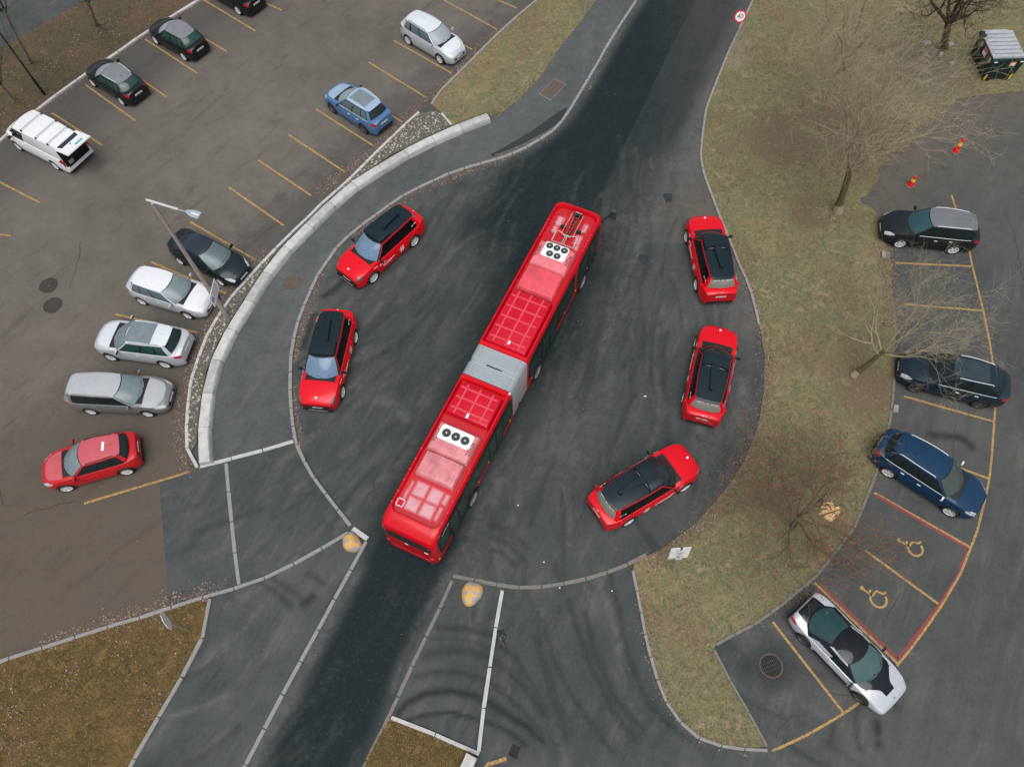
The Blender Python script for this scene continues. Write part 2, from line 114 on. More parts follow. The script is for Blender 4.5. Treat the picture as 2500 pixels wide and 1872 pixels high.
    'bus': [0.06,16.82,63.62],
}
# ---------------------------------------------------------------- helpers
def link(o, parent=None):
    C.objects.link(o)
    if parent: o.parent = parent
    return o
def tag(o, label=None, cat=None, group=None, kind=None):
    if label: o['label'] = label
    if cat: o['category'] = cat
    if group: o['group'] = group
    if kind: o['kind'] = kind
    return o
def empty(name, loc=(0, 0, 0), rz=0, label=None, cat=None, group=None, kind=None):
    o = bpy.data.objects.new(name, None); o.location = loc; o.rotation_euler = (0, 0, rz); o.empty_display_size = .3
    link(o); return tag(o, label, cat, group, kind)
def mkmesh(name, verts, faces, mats, parent=None, smooth=None, idx=None):
    me = bpy.data.meshes.new(name); me.from_pydata([tuple(v) for v in verts], [], [tuple(f) for f in faces])
    for m in (mats if isinstance(mats, (list, tuple)) else [mats]): me.materials.append(m)
    if idx is not None: me.polygons.foreach_set('material_index', idx)
    if smooth is not None:
        me.polygons.foreach_set('use_smooth', [True] * len(me.polygons)); me.set_sharp_from_angle(angle=R(smooth))
    me.validate(); me.update()
    return link(bpy.data.objects.new(name, me), parent)
class MB:
    def __init__(s): s.v = []; s.f = []
    def add(s, vs, fs):
        n = len(s.v); s.v += [tuple(v) for v in vs]; s.f += [tuple(n + i for i in f) for f in fs]; return s
    def box(s, c, d, rz=0, taper=1.0, M=None):
        x, y, z = d[0] / 2, d[1] / 2, d[2] / 2; vs = []
        for sz in (-1, 1):
            k = taper if sz > 0 else 1
            for sx, sy in ((-1, -1), (1, -1), (1, 1), (-1, 1)):
                v = Vector((sx * x * k, sy * y * k, sz * z))
                if M: v = M @ v
                elif rz: v = Matrix.Rotation(rz, 3, 'Z') @ v
                vs.append((v.x + c[0], v.y + c[1], v.z + c[2]))
        return s.add(vs, [(3, 2, 1, 0), (4, 5, 6, 7), (0, 1, 5, 4), (1, 2, 6, 5), (2, 3, 7, 6), (3, 0, 4, 7)])
    def tube(s, pts, rad, n=6, cap=True):
        pts = [Vector(p) for p in pts]; rad = rad if isinstance(rad, (list, tuple)) else [rad] * len(pts)
        vs = []; fs = []
        for i, p in enumerate(pts):
            d = (pts[min(i + 1, len(pts) - 1)] - pts[max(i - 1, 0)]).normalized()
            a = d.cross(Vector((0, 0, 1)) if abs(d.z) < .95 else Vector((1, 0, 0))).normalized(); b = d.cross(a)
            for k in range(n):
                t = 2 * math.pi * k / n; vs.append(p + (a * math.cos(t) + b * math.sin(t)) * rad[i])
        for i in range(len(pts) - 1):
            for k in range(n):
                k2 = (k + 1) % n; fs.append((i * n + k, (i + 1) * n + k, (i + 1) * n + k2, i * n + k2))
        if cap: fs += [tuple(range(n)), tuple(reversed(range((len(pts) - 1) * n, len(pts) * n)))]
        return s.add(vs, fs)
    def lathe(s, prof, n=24, axis='Z', c=(0, 0, 0)):
        vs = []; fs = []
        for r, h in prof:
            for k in range(n):
                t = 2 * math.pi * k / n; a, b = r * math.cos(t), r * math.sin(t)
                vs.append((a + c[0], b + c[1], h + c[2]) if axis == 'Z' else (a + c[0], h + c[1], b + c[2]))
        for i in range(len(prof) - 1):
            for k in range(n):
                k2 = (k + 1) % n; q = (i * n + k, i * n + k2, (i + 1) * n + k2, (i + 1) * n + k)
                fs.append(q if axis == 'Z' else tuple(reversed(q)))
        if prof[-1][0] > 1e-4:
            q = tuple(range((len(prof) - 1) * n, len(prof) * n)); fs.append(q if axis == 'Z' else tuple(reversed(q)))
        return s.add(vs, fs)
    def prism(s, poly, z0, z1):
        n = len(poly); vs = [(p[0], p[1], z0) for p in poly] + [(p[0], p[1], z1) for p in poly]
        fs = [tuple(range(n, 2 * n)), tuple(reversed(range(n)))]
        fs += [(i, (i + 1) % n, n + (i + 1) % n, n + i) for i in range(n)]
        return s.add(vs, fs)
    def build(s, name, mat, parent=None, smooth=None): return mkmesh(name, s.v, s.f, mat, parent, smooth)

def nodes_mat(name):
    m = bpy.data.materials.new(name); m.use_nodes = True; nt = m.node_tree
    return m, nt, nt.nodes['Principled BSDF']
MATS = {}
def mat(name, col, rough=.5, metal=0., var=0., scale=8., bump=0., bscale=60., coat=0., spec=.35, crough=.06):
    """plain surface with a little procedural variation and relief"""
    if name in MATS: return MATS[name]
    m, nt, b = nodes_mat(name); N = nt.nodes; L = nt.links
    b.inputs['Roughness'].default_value = rough; b.inputs['Metallic'].default_value = metal
    b.inputs['Specular IOR Level'].default_value = spec
    b.inputs['Coat Weight'].default_value = coat; b.inputs['Coat Roughness'].default_value = crough
    b.inputs['Base Color'].default_value = (*col, 1)
    if var or bump:
        tc = N.new('ShaderNodeTexCoord')
    if var:
        n1 = N.new('ShaderNodeTexNoise'); n1.inputs['Scale'].default_value = scale; n1.inputs['Detail'].default_value = 6; n1.inputs['Roughness'].default_value = .65
        L.new(tc.outputs['Object'], n1.inputs['Vector'])
        r = N.new('ShaderNodeMapRange'); r.inputs[1].default_value = .3; r.inputs[2].default_value = .7; r.inputs[3].default_value = 1 - var; r.inputs[4].default_value = 1 + var
        L.new(n1.outputs[0], r.inputs[0])
        mx = N.new('ShaderNodeVectorMath'); mx.operation = 'SCALE'; mx.inputs[0].default_value = col
        L.new(r.outputs[0], mx.inputs['Scale']); L.new(mx.outputs[0], b.inputs['Base Color'])
    if bump:
        n2 = N.new('ShaderNodeTexNoise'); n2.inputs['Scale'].default_value = bscale; n2.inputs['Detail'].default_value = 4
        L.new(tc.outputs['Object'], n2.inputs['Vector'])
        bp = N.new('ShaderNodeBump'); bp.inputs['Strength'].default_value = bump; bp.inputs['Distance'].default_value = .02
        L.new(n2.outputs[0], bp.inputs['Height']); L.new(bp.outputs[0], b.inputs['Normal'])
    MATS[name] = m; return m
def paint(name, col, metal=0., rough=.35, var=.04): return mat(name, col, rough, metal, var, 3., coat=.38, crough=.06, spec=.2)
def glass(name, col=(.012, .02, .022), rough=.04): return mat(name, col, rough, 0, .12, 2.5, spec=.4)

def ramp(nt, fac, stops):
    r = nt.nodes.new('ShaderNodeValToRGB'); e = r.color_ramp.elements
    while len(e) < len(stops): e.new(.5)
    for q, (p, c) in zip(e, stops): q.position = p; q.color = (*c, 1)
    nt.links.new(fac, r.inputs[0]); return r.outputs[0]
def noise(nt, vec, scale, detail=5, rough=.6, dist=0.):
    n = nt.nodes.new('ShaderNodeTexNoise'); n.inputs['Scale'].default_value = scale; n.inputs['Detail'].default_value = detail
    n.inputs['Roughness'].default_value = rough; n.inputs['Distortion'].default_value = dist
    nt.links.new(vec, n.inputs['Vector']); return n.outputs[0]
def mixc(nt, fac, a, b, mode='MIX'):
    m = nt.nodes.new('ShaderNodeMix'); m.data_type = 'RGBA'; m.blend_type = mode
    for s, v in ((m.inputs[0], fac), (m.inputs[6], a), (m.inputs[7], b)):
        if isinstance(v, (tuple, list)): s.default_value = (*v, 1)
        elif isinstance(v, (int, float)): s.default_value = v
        else: nt.links.new(v, s)
    return m.outputs[2]
def rng_(nt, v, a, b, c=0., d=1.):
    m = nt.nodes.new('ShaderNodeMapRange'); m.interpolation_type = 'SMOOTHSTEP'
    for i, k in enumerate((a, b, c, d)): m.inputs[i + 1].default_value = k
    nt.links.new(v, m.inputs[0]); return m.outputs[0]
def math_(nt, op, a, b):
    m = nt.nodes.new('ShaderNodeMath'); m.operation = op
    for s, v in zip(m.inputs, (a, b)):
        if isinstance(v, (int, float)): s.default_value = v
        else: nt.links.new(v, s)
    return m.outputs[0]
def pos(nt): return nt.nodes.new('ShaderNodeNewGeometry').outputs['Position']
def stretch(nt, vec, rot, sc):
    m = nt.nodes.new('ShaderNodeMapping'); m.vector_type = 'TEXTURE'; m.inputs['Rotation'].default_value = rot; m.inputs['Scale'].default_value = sc
    nt.links.new(vec, m.inputs['Vector']); return m.outputs[0]
def set_bump(nt, b, h, strength, dist=.02):
    bp = nt.nodes.new('ShaderNodeBump'); bp.inputs['Strength'].default_value = strength; bp.inputs['Distance'].default_value = dist
    nt.links.new(h, bp.inputs['Height']); nt.links.new(bp.outputs[0], b.inputs['Normal'])

LANE_U = 33.2
# ---------------------------------------------------------------- ground materials
def asphalt(name, lo, mid, hi, grain=.5, rough=.85, attr=False, streak=0., lane=None, warm_cast=None):
    m, nt, b = nodes_mat(name); L = nt.links; P = pos(nt)
    big = noise(nt, P, .11, 5, .55); med = noise(nt, P, .9, 6, .65, .1); fine = noise(nt, P, 26, 3, .7); grit = noise(nt, P, 6.5, 6, .8)
    f = math_(nt, 'ADD', math_(nt, 'MULTIPLY', big, .55), math_(nt, 'MULTIPLY', med, .45))
    col = ramp(nt, f, [(.34, lo), (.5, mid), (.66, hi)])
    if lane:   # dry dusty driving lane between two damp rows of bays
        dv, u0, w, damp = lane
        dt = nt.nodes.new('ShaderNodeVectorMath'); dt.operation = 'DOT_PRODUCT'; dt.inputs[1].default_value = dv; L.new(P, dt.inputs[0])
        u = math_(nt, 'ABSOLUTE', math_(nt, 'SUBTRACT', math_(nt, 'ADD', dt.outputs['Value'], math_(nt, 'MULTIPLY', math_(nt, 'SUBTRACT', med, .5), 5.)), u0), 0)
        col = mixc(nt, math_(nt, 'MULTIPLY', rng_(nt, u, w - 1.5, w + 2.), .75), col, damp)
    if warm_cast:  # lower-left vignette's brown cast painted into the colour, plus darker streaks
        sy = nt.nodes.new('ShaderNodeSeparateXYZ'); L.new(P, sy.inputs[0])
        col = mixc(nt, math_(nt, 'MULTIPLY', rng_(nt, sy.outputs[1], 24., 7.), rng_(nt, noise(nt, stretch(nt, P, (0, 0, R(12)), (2.6, .8, 1)), .8, 6, .65, 1.), .3, .6, .45, 1.)), col, warm_cast)
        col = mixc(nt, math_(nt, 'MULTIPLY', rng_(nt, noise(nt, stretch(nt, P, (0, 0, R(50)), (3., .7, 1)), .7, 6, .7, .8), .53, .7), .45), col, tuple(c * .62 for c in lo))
    if streak:
        s1 = noise(nt, stretch(nt, P, (0, 0, R(62)), (4.5, .7, 1)), 1.0, 8, .75, .25); s2 = noise(nt, P, .42, 5, .6, .3)
        col = mixc(nt, math_(nt, 'MULTIPLY', math_(nt, 'MULTIPLY', rng_(nt, s1, .46, .72), rng_(nt, s2, .40, .62, .15, 1.)), streak), col, tuple(c * q for c, q in zip(hi, (1.55, 1.42, 1.3))))
        col = mixc(nt, math_(nt, 'MULTIPLY', rng_(nt, s1, .46, .28), streak * .8), col, tuple(c * .6 for c in lo))
    if attr:
        at = nt.nodes.new('ShaderNodeAttribute'); at.attribute_name = 'tone'
        sep = nt.nodes.new('ShaderNodeSeparateColor'); L.new(at.outputs['Color'], sep.inputs[0])
        edge = noise(nt, P, 1.7, 7, .75, .15)
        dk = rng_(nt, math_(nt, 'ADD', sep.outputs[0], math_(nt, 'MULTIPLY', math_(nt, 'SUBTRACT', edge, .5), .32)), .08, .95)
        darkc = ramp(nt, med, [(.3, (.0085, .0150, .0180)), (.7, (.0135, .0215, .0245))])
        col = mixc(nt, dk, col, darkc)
        dust = math_(nt, 'MULTIPLY', sep.outputs[1], rng_(nt, edge, .36, .62))
        col = mixc(nt, dust, col, (.16, .15, .135)); col = mixc(nt, math_(nt, 'MULTIPLY', at.outputs['Alpha'], rng_(nt, edge, .3, .6, .3, 1.)), col, (.112, .097, .082))
        ty = math_(nt, 'MULTIPLY', sep.outputs[2], rng_(nt, edge, .25, .5, .35, 1.))
        col = mixc(nt, ty, col, (.016, .020, .020))
    col = mixc(nt, math_(nt, 'MULTIPLY', rng_(nt, grit, .52, .74), grain * .55), col, tuple(min(1, c * 1.75) for c in hi)); col = mixc(nt, math_(nt, 'MULTIPLY', rng_(nt, grit, .48, .28), grain * .8), col, tuple(c * .5 for c in lo))
    sp = rng_(nt, fine, .66, .80); col = mixc(nt, math_(nt, 'MULTIPLY', sp, grain * .5), col, tuple(min(1, c * 2.2) for c in hi))
    sp2 = rng_(nt, fine, .36, .22); col = mixc(nt, math_(nt, 'MULTIPLY', sp2, grain * .7), col, tuple(c * .45 for c in lo))
    L.new(col, b.inputs['Base Color'])
    L.new(rng_(nt, med, .3, .7, rough - .12, rough + .08), b.inputs['Roughness']); b.inputs['Specular IOR Level'].default_value = .14
    set_bump(nt, b, fine, .35, .01)
    return m
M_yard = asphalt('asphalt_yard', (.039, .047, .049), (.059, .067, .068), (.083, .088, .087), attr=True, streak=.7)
M_lot = asphalt('asphalt_car_park', (.092, .082, .072), (.122, .110, .098), (.150, .137, .124), grain=.32, lane=((-.7862, .6180, 0), LANE_U, 6.2, (.068, .066, .062)), warm_cast=(.102, .080, .061))
M_path = asphalt('asphalt_path', (.055, .063, .066), (.082, .090, .092), (.108, .115, .115), streak=.35)
M_patch = asphalt('asphalt_patch', (.042, .046, .047), (.058, .061, .061), (.076, .077, .075), streak=.3)
M_patch_d = asphalt('asphalt_repair', (.022, .028, .030), (.034, .040, .042), (.05, .055, .056))
M_far = asphalt('asphalt_street', (.05, .06, .063), (.07, .082, .084), (.09, .1, .1))
def grass_mat(name, dead, olive, green, litter=.35, soil=None):
    m, nt, b = nodes_mat(name); L = nt.links; P = pos(nt)
    big = noise(nt, P, .22, 5, .6, .4); med = noise(nt, P, 1.5, 6, .72, .7); fine = noise(nt, P, 13, 5, .75)
    f = math_(nt, 'ADD', math_(nt, 'MULTIPLY', big, .38), math_(nt, 'MULTIPLY', med, .62))
    col = ramp(nt, f, [(.40, dead), (.47, olive), (.54, green), (.61, tuple(c * 1.15 for c in dead))])
    tuft = noise(nt, P, 4.2, 5, .75); col = mixc(nt, math_(nt, 'MULTIPLY', rng_(nt, tuft, .5, .34), .55), col, tuple(c * .5 for c in green)); col = mixc(nt, math_(nt, 'MULTIPLY', rng_(nt, tuft, .54, .72), .5), col, tuple(c * 1.35 for c in dead))
    lf = rng_(nt, math_(nt, 'ADD', math_(nt, 'MULTIPLY', noise(nt, P, .33, 4, .6), .6), math_(nt, 'MULTIPLY', noise(nt, P, 5, 5, .7), .4)), .47, .60)
    col = mixc(nt, math_(nt, 'MULTIPLY', lf, litter), col, (.16, .085, .06))
    col = mixc(nt, math_(nt, 'MULTIPLY', rng_(nt, fine, .48, .34), .7), col, (.035, .03, .018))
    col = mixc(nt, math_(nt, 'MULTIPLY', rng_(nt, fine, .58, .74), .6), col, (.26, .21, .14))
    for (sx_, sy_, sr_, sc_) in soil or ():   # trampled bare earth
        dv = nt.nodes.new('ShaderNodeVectorMath'); dv.operation = 'DISTANCE'; dv.inputs[1].default_value = (sx_, sy_, 0); L.new(P, dv.inputs[0])
        col = mixc(nt, math_(nt, 'MULTIPLY', rng_(nt, math_(nt, 'ADD', dv.outputs['Value'], math_(nt, 'MULTIPLY', math_(nt, 'SUBTRACT', med, .5), sr_ * 2.6)), sr_, sr_ * .35), .8), col, sc_)
    L.new(col, b.inputs['Base Color']); b.inputs['Roughness'].default_value = .95; b.inputs['Specular IOR Level'].default_value = .15
    set_bump(nt, b, fine, .8, .05)
    return m
M_lawn = grass_mat('grass_lawn', (.245, .19, .11), (.20, .18, .092), (.14, .155, .082), .4, ((20.5, 31.5, 4.6, (.125, .092, .066)), (15.5, 31.0, 2.6, (.14, .105, .075)), (25.5, 36.2, 3.4, (.13, .115, .092)), (16.5, 15.0, 2.0, (.15, .11, .07)), (16.2, 25.5, 1.6, (.14, .10, .065)), (13.6, 38.6, 2.2, (.24, .195, .135))))
M_grass_l = grass_mat('grass_left', (.105, .078, .052), (.09, .075, .045), (.065, .068, .04), .5)
M_grass_b = grass_mat('grass_dry', (.18, .115, .045), (.125, .085, .032), (.075, .062, .022), .3)  # dry grass, with the corner vignette's brown cast also put into its colour
M_granite = mat('granite', (.25, .245, .235), .8, 0, .22, 5, .5, 40)
M_granite_l = mat('granite_pale', (.46, .46, .45), .8, 0, .18, 3, .5, 30)
M_kerbdark = mat('kerb_weathered', (.17, .16, .148), .85, 0, .25, 5, .4, 40)
M_yellow = None
def line_mat(name, col, wear):
    m, nt, b = nodes_mat(name); P = pos(nt)
    n = noise(nt, P, 9, 6, .75); f = math_(nt, 'MULTIPLY', rng_(nt, n, .42, .62), wear)
    nt.links.new(mixc(nt, f, col, (.08, .072, .062)), b.inputs['Base Color']); b.inputs['Roughness'].default_value = .7
    return m
M_yellow = line_mat('road_paint_yellow', (.42, .245, .065), .75)
M_red_line = line_mat('road_paint_red', (.24, .025, .04), .5)
M_sym = line_mat('road_paint_ochre', (.40, .25, .075), .5)
M_black = mat('black_plastic', (.012, .013, .014), .55, 0, .1, 6)
M_rubber = mat('tyre_rubber', (.016, .016, .017), .8, 0, .15, 10, .2, 50)
M_alloy = mat('alloy_rim', (.78, .79, .80), .35, .2, .06, 8)
M_alloy_d = mat('alloy_rim_dark', (.16, .15, .14), .4, .6, .06, 8)
M_chrome = mat('bright_trim', (.80, .81, .82), .3, .3)
M_galv = mat('galvanised_steel', (.42, .42, .42), .5, .5, .1, 10)
M_white = mat('white_paint', (.75, .76, .77), .45, 0, .04, 3)
M_sticker = mat('white_sticker', (.8, .8, .8), .5)
M_lampglass = mat('headlight_glass', (.62, .66, .68), .12, .3, .1, 12, coat=1.)
M_tail = mat('tail_light', (.42, .008, .015), .15, 0, .1, 12, coat=1.)
M_amber = mat('amber_lamp', (.8, .32, .02), .2, coat=1.)
M_under = mat('underbody', (.01, .01, .011), .9)

# ---------------------------------------------------------------- ground
def inside(poly, X, Y):
    p = np.array(poly); r = np.zeros(X.shape, bool); j = len(p) - 1
    for i in range(len(p)):
        c = ((p[i, 1] > Y) != (p[j, 1] > Y)); d = p[j, 1] - p[i, 1]
        if d != 0: r ^= c & (X < (p[j, 0] - p[i, 0]) * (Y - p[i, 1]) / d + p[i, 0])
        j = i
    return r
def dist(poly, X, Y, closed=False):
    p = np.array(poly, float)
    if len(p) == 1: return np.hypot(X - p[0, 0], Y - p[0, 1])
    q = np.vstack([p, p[:1]]) if closed else p; best = np.full(X.shape, 1e9)
    for a, b in zip(q[:-1], q[1:]):
        d = b - a; l = max(d @ d, 1e-9); t = np.clip(((X - a[0]) * d[0] + (Y - a[1]) * d[1]) / l, 0, 1)
        best = np.minimum(best, np.hypot(X - a[0] - t * d[0], Y - a[1] - t * d[1]))
    return best
gm = MB(); gm.add([(-900, -900, -.05), (900, -900, -.05), (900, 900, -.05), (-900, 900, -.05)], [(0, 1, 2, 3)])
tag(gm.build('ground', M_far), kind='structure')
def yard():
    xs = np.arange(-36, 38.01, .11); ys = np.arange(-6, 54.01, .11); nx, ny = len(xs), len(ys)
    X, Y = np.meshgrid(xs, ys)
    me = bpy.data.meshes.new('asphalt_yard'); n = nx * ny
    me.vertices.add(n); me.vertices.foreach_set('co', np.stack([X, Y, np.zeros_like(X)], -1).ravel().astype(np.float32))
    i = (np.arange(ny - 1)[:, None] * nx + np.arange(nx - 1)[None]).ravel()
    q = np.stack([i, i + 1, i + nx + 1, i + nx], 1).astype(np.int32)
    me.loops.add(q.size); me.loops.foreach_set('vertex_index', q.ravel())
    me.polygons.add(len(q)); me.polygons.foreach_set('loop_start', np.arange(0, q.size, 4, dtype=np.int32)); me.polygons.foreach_set('loop_total', np.full(len(q), 4, np.int32))
    me.update(calc_edges=True)
    x, y = X.ravel(), Y.ravel()
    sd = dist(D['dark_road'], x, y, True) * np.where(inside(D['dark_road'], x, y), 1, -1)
    dark = np.clip(.5 + sd / np.interp(y, (8, 11, 24, 32), (1.3, 4.4, 4.4, 1.2)), 0, 1) * np.interp(y, (8, 11, 26, 32), (1, .8, .85, 1))  # lower road toned darkest, a vignette's shade put into the asphalt colour
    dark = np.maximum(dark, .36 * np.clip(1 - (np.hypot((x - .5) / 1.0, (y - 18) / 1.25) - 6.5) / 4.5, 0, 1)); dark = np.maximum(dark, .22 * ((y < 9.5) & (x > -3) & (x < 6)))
    # last year's surface on the right lane and the lower lane wears a little paler
    sx = np.interp(y, [q[1] for q in reversed(D['seam'])], [q[0] for q in reversed(D['seam'])]); right = np.clip(.5 + (x - sx) / .15, 0, 1)
    dark *= 1 - .34 * right * np.clip((y - 22) / 3, 0, 1)
    ty = np.zeros_like(x); du = np.zeros_like(x)
    for k, l in enumerate(D['tyre_arcs']): ty = np.maximum(ty, (.6, .4, .5, .55, .9, .8, .5, .4, .5)[k] * np.exp(-(dist(l, x, y) / (.13, .09, .2, .12, .15, .10, .12, .12, .12)[k]) ** 2))
    for l in D['tyre_right']: ty = np.maximum(ty, .5 * np.exp(-(dist(l, x, y) / .13) ** 2))
    ty = np.maximum(ty, .75 * np.exp(-(dist([D['manholes']['drain']], x, y) / .85) ** 2)); ty = np.maximum(ty, .5 * np.exp(-(np.hypot(x - D['manholes']['drain'][0] + .9, y - D['manholes']['drain'][1] - .1) / .5) ** 2))
    for l in D['stains']: ty = np.maximum(ty, .8 * np.exp(-(dist(l, x, y) / .2) ** 2))
    for l in D['dust_lines']: du = np.maximum(du, .55 * np.exp(-(dist(l, x, y) / .28) ** 2))
    du = np.maximum(du, .4 * np.exp(-(dist(D['kerb_right'][6:], x, y) / 1.3) ** 2))
    du = np.maximum(du, .45 * np.exp(-(dist(D['kerb_road_left'][:50], x, y) / .5) ** 2))
    dirt0 = .22 * np.clip((x - 9) / 4, 0, 1)
    dirt0 = np.maximum(dirt0, .6 * np.clip((y - 19) / 9, 0, 1) * np.clip((x - 15) / 3, 0, 1))
    dirt = np.clip(1.25 - dist(D['lawn'][-75:-2], x, y) / 4.2, 0, 1) * .95 * (y > 24); dirt = np.maximum(dirt, dirt0)
    # sweeping streaks left by tyres and brushes, following the way the vehicles turn
    g2x, g2y = X, Y; dg, tg2 = du.reshape(X.shape), ty.reshape(X.shape); r = np.random.default_rng(21)
    for k in range(620):
        lower = k % 3 == 2
        if lower: px, py = r.uniform(-16, 14), r.uniform(-3, 11)
        else: px, py = r.uniform(-10, 11), r.uniform(10, 30)
        h = R(63) + r.normal(0, .13) + (.045 * (px - 1) if not lower else .09 * (px + 6)); ln = r.uniform(.8, 4.5); cv = r.uniform(-.09, .09)
        t = np.linspace(-ln / 2, ln / 2, 7); pl = np.stack([px + np.cos(h + cv * t) * t, py + np.sin(h + cv * t) * t], 1)
        lo_, hi_ = pl.min(0) - .6, pl.max(0) + .6; i0, i1 = np.searchsorted(xs, (lo_[0], hi_[0])); j0, j1 = np.searchsorted(ys, (lo_[1], hi_[1]))
        if i1 <= i0 or j1 <= j0: continue
        dd = dist(pl, g2x[j0:j1, i0:i1], g2y[j0:j1, i0:i1]); w = r.uniform(.06, .2); a = r.uniform(.12, .5) * np.exp(-(dd / w) ** 2)
        tgt = tg2 if r.random() < .42 else dg; tgt[j0:j1, i0:i1] = np.maximum(tgt[j0:j1, i0:i1], a * (1. if tgt is dg else .9))
    du, ty = dg.ravel() * (1 - .72 * dark), tg2.ravel()
    hz = np.array([(4.6, 24), (5.5, 20), (3.2, 14), (6.5, 25.5), (2.2, 12)])
    for a, b in hz: du = np.maximum(du, .3 * np.exp(-(np.hypot(x - a, y - b) / 1.7) ** 2))
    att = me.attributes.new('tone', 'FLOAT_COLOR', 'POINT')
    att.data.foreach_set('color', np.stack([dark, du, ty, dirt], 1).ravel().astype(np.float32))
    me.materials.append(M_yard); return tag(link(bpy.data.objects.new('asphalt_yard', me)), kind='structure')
YARD = yard()
def sheet(name, poly, z, m, kind='structure', depth=.0):
    vs = [(p[0], p[1], z) for p in poly]; tri = tessellate_polygon([[Vector((p[0], p[1], 0)) for p in poly]])
    fs = []
    for t in tri:
        a, b, c = (Vector(vs[i]) for i in t); fs.append(t if (b - a).cross(c - a).z > 0 else tuple(reversed(t)))
    if depth:
        n = len(vs); vs = vs + [(p[0], p[1], z - depth) for p in poly]
        fs += [(i, (i + 1) % n, n + (i + 1) % n, n + i) for i in range(n)]
    return tag(mkmesh(name, vs, fs, m), kind=kind)
def resample(pl, step):
    p = np.array(pl, float); s = np.r_[0, np.cumsum(np.hypot(*np.diff(p, axis=0).T))]
    n = max(1, round(s[-1] / step)); t = np.linspace(0, s[-1], n + 1)
    return np.stack([np.interp(t, s, p[:, 0]), np.interp(t, s, p[:, 1])], 1)
LOT = sheet('car_park', D['lot'], .006, M_lot)
PATH = sheet('footpath', D['path'], .05, M_path, depth=.05)
def fray(poly, i0, i1, amp):
    p = [tuple(q) for q in poly]; out = p[:i0]; seg = resample(p[i0:i1], .3); k = np.arange(len(seg))
    off = amp * (np.sin(k * .55) * .6 + np.sin(k * 1.37 + 1) * .5 + rng.normal(0, .35, len(seg))); T = np.gradient(seg, axis=0); T /= np.hypot(*T.T)[:, None]
    seg = seg + np.stack([-T[:, 1], T[:, 0]], 1) * off[:, None]; return out + [tuple(map(float, q)) for q in seg] + p[i1:]
D['lawn'] = fray(D['lawn'], len(D['lawn']) - 12, len(D['lawn']) - 3, .22)
LAWN = sheet('lawn', D['lawn'], .04, M_lawn, depth=.04)
sheet('path_repair', D['path_patch'], .054, M_patch_d)
G_UP = sheet('grass_verge', D['grass_upper'], .07, M_lawn, depth=.07)
G_LE = sheet('grass_verge', D['grass_left'], .06, M_grass_l, depth=.06)
G_LO = sheet('grass_verge', D['grass_lower'], .06, M_grass_b, depth=.06)
G_IS = sheet('grass_verge', D['grass_islet'], .06, M_grass_b, depth=.06)
M_bed = mat('cobble_bed', (.10, .095, .078), .9, 0, .3, 6, .6, 30)
BED = sheet('cobble_bed', D['cobble'], .10, M_bed, depth=.10)

# ---------------------------------------------------------------- kerbs: one object a stone
def unit_stone(name, m, seed):
    bm = bmesh.new(); bmesh.ops.create_cube(bm, size=1)
    bmesh.ops.bevel(bm, geom=bm.edges[:], offset=.045, segments=1, affect='EDGES')
    r = random.Random(seed)
    for v in bm.verts: v.co += Vector((r.uniform(-.006, .006), r.uniform(-.05, .05), r.uniform(-.03, .03)))
    me = bpy.data.meshes.new(name); bm.to_mesh(me); bm.free(); me.materials.append(m); return me
STONES = {k: [unit_stone('kerb_stone', m, i) for i in range(4)] for k, m in dict(g=M_granite, p=M_granite_l, d=M_kerbdark).items()}
def kerb(key, label, w=.15, h=.11, step=1.05, kind='g', gap=.035):
    pts = resample(D[key], step)
    par = empty('kerb', (float(pts[0, 0]), float(pts[0, 1]), 0), label=label, kind='structure')
    for i, (a, b) in enumerate(zip(pts[:-1], pts[1:])):
        d = b - a; l = float(np.hypot(*d)); c = (a + b) / 2
        o = link(bpy.data.objects.new('kerb_stone', STONES[kind][i % 4]), par)
        o.matrix_parent_inverse = Matrix.Translation((-pts[0, 0], -pts[0, 1], 0))
        o.location = (c[0], c[1], h / 2 - .03 + random.uniform(-.006, .006)); o.rotation_euler = (0, 0, math.atan2(d[1], d[0]) + random.uniform(-.008, .008))
        o.scale = (max(.1, l - gap), w * random.uniform(.93, 1.07), h + .06)
    return par
kerb('kerb_road_left', 'granite kerb curving between the footpath and the junction', .16, .12, .95)
kerb('kerb_point', 'short granite kerb at the point beside the yellow boulder', .2, .12, 1.4, 'p')
kerb('kerb_road_lower', 'granite kerb along the left of the lower road', .16, .11, 1.35)
kerb('kerb_lot_lower', 'granite kerb along the bottom edge of the car park', .15, .1, 1.35, 'g')
kerb('kerb_cross', 'flush granite line across the car park entrance', .16, .02, 1.4)
kerb('kerb_island_a', 'granite line closing the foot of the footpath', .16, .06, 1.25, 'p')
kerb('kerb_lot_inner', 'granite kerb between the car park and the cobbled strip', .15, .13, 1.2, 'p')
kerb('kerb_grass_upper', 'thin granite kerb along the upper grass verge', .13, .11, 1.3)
kerb('kerb_strip_end', 'short kerb at the tip of the cobbled strip', .13, .13, .6, 'p')
kerb('kerb_left_lot', 'pale kerb along the far side of the car park', .17, .12, 1.6, 'p')
kerb('kerb_right', 'low granite kerb between road and lawn', .13, .1, .95)
kerb('kerb_right_tip', 'sunken kerb piece at the lawn bend', .13, .04, .9, 'd')
kerb('kerb_dropped', 'dropped granite kerb across the mouth of the lower right road', .16, .04, .95, 'd')
kerb('kerb_island_left', 'worn kerb on the road side of the asphalt island', .15, .06, 1.3, 'd')
kerb('kerb_island_right', 'granite kerb on the right of the asphalt island', .15, .1, 1.5, 'p')
kerb('kerb_island_bottom', 'granite kerb between the asphalt island and the dry grass', .15, .1, 1.5, 'p')
kerb('kerb_lower_grass', 'granite kerb curving round the lower left grass', .16, .1, 1.5, 'g')
kerb('kerb_lawn_left', 'granite kerb round the lower tip of the lawn', .12, .1, .9)
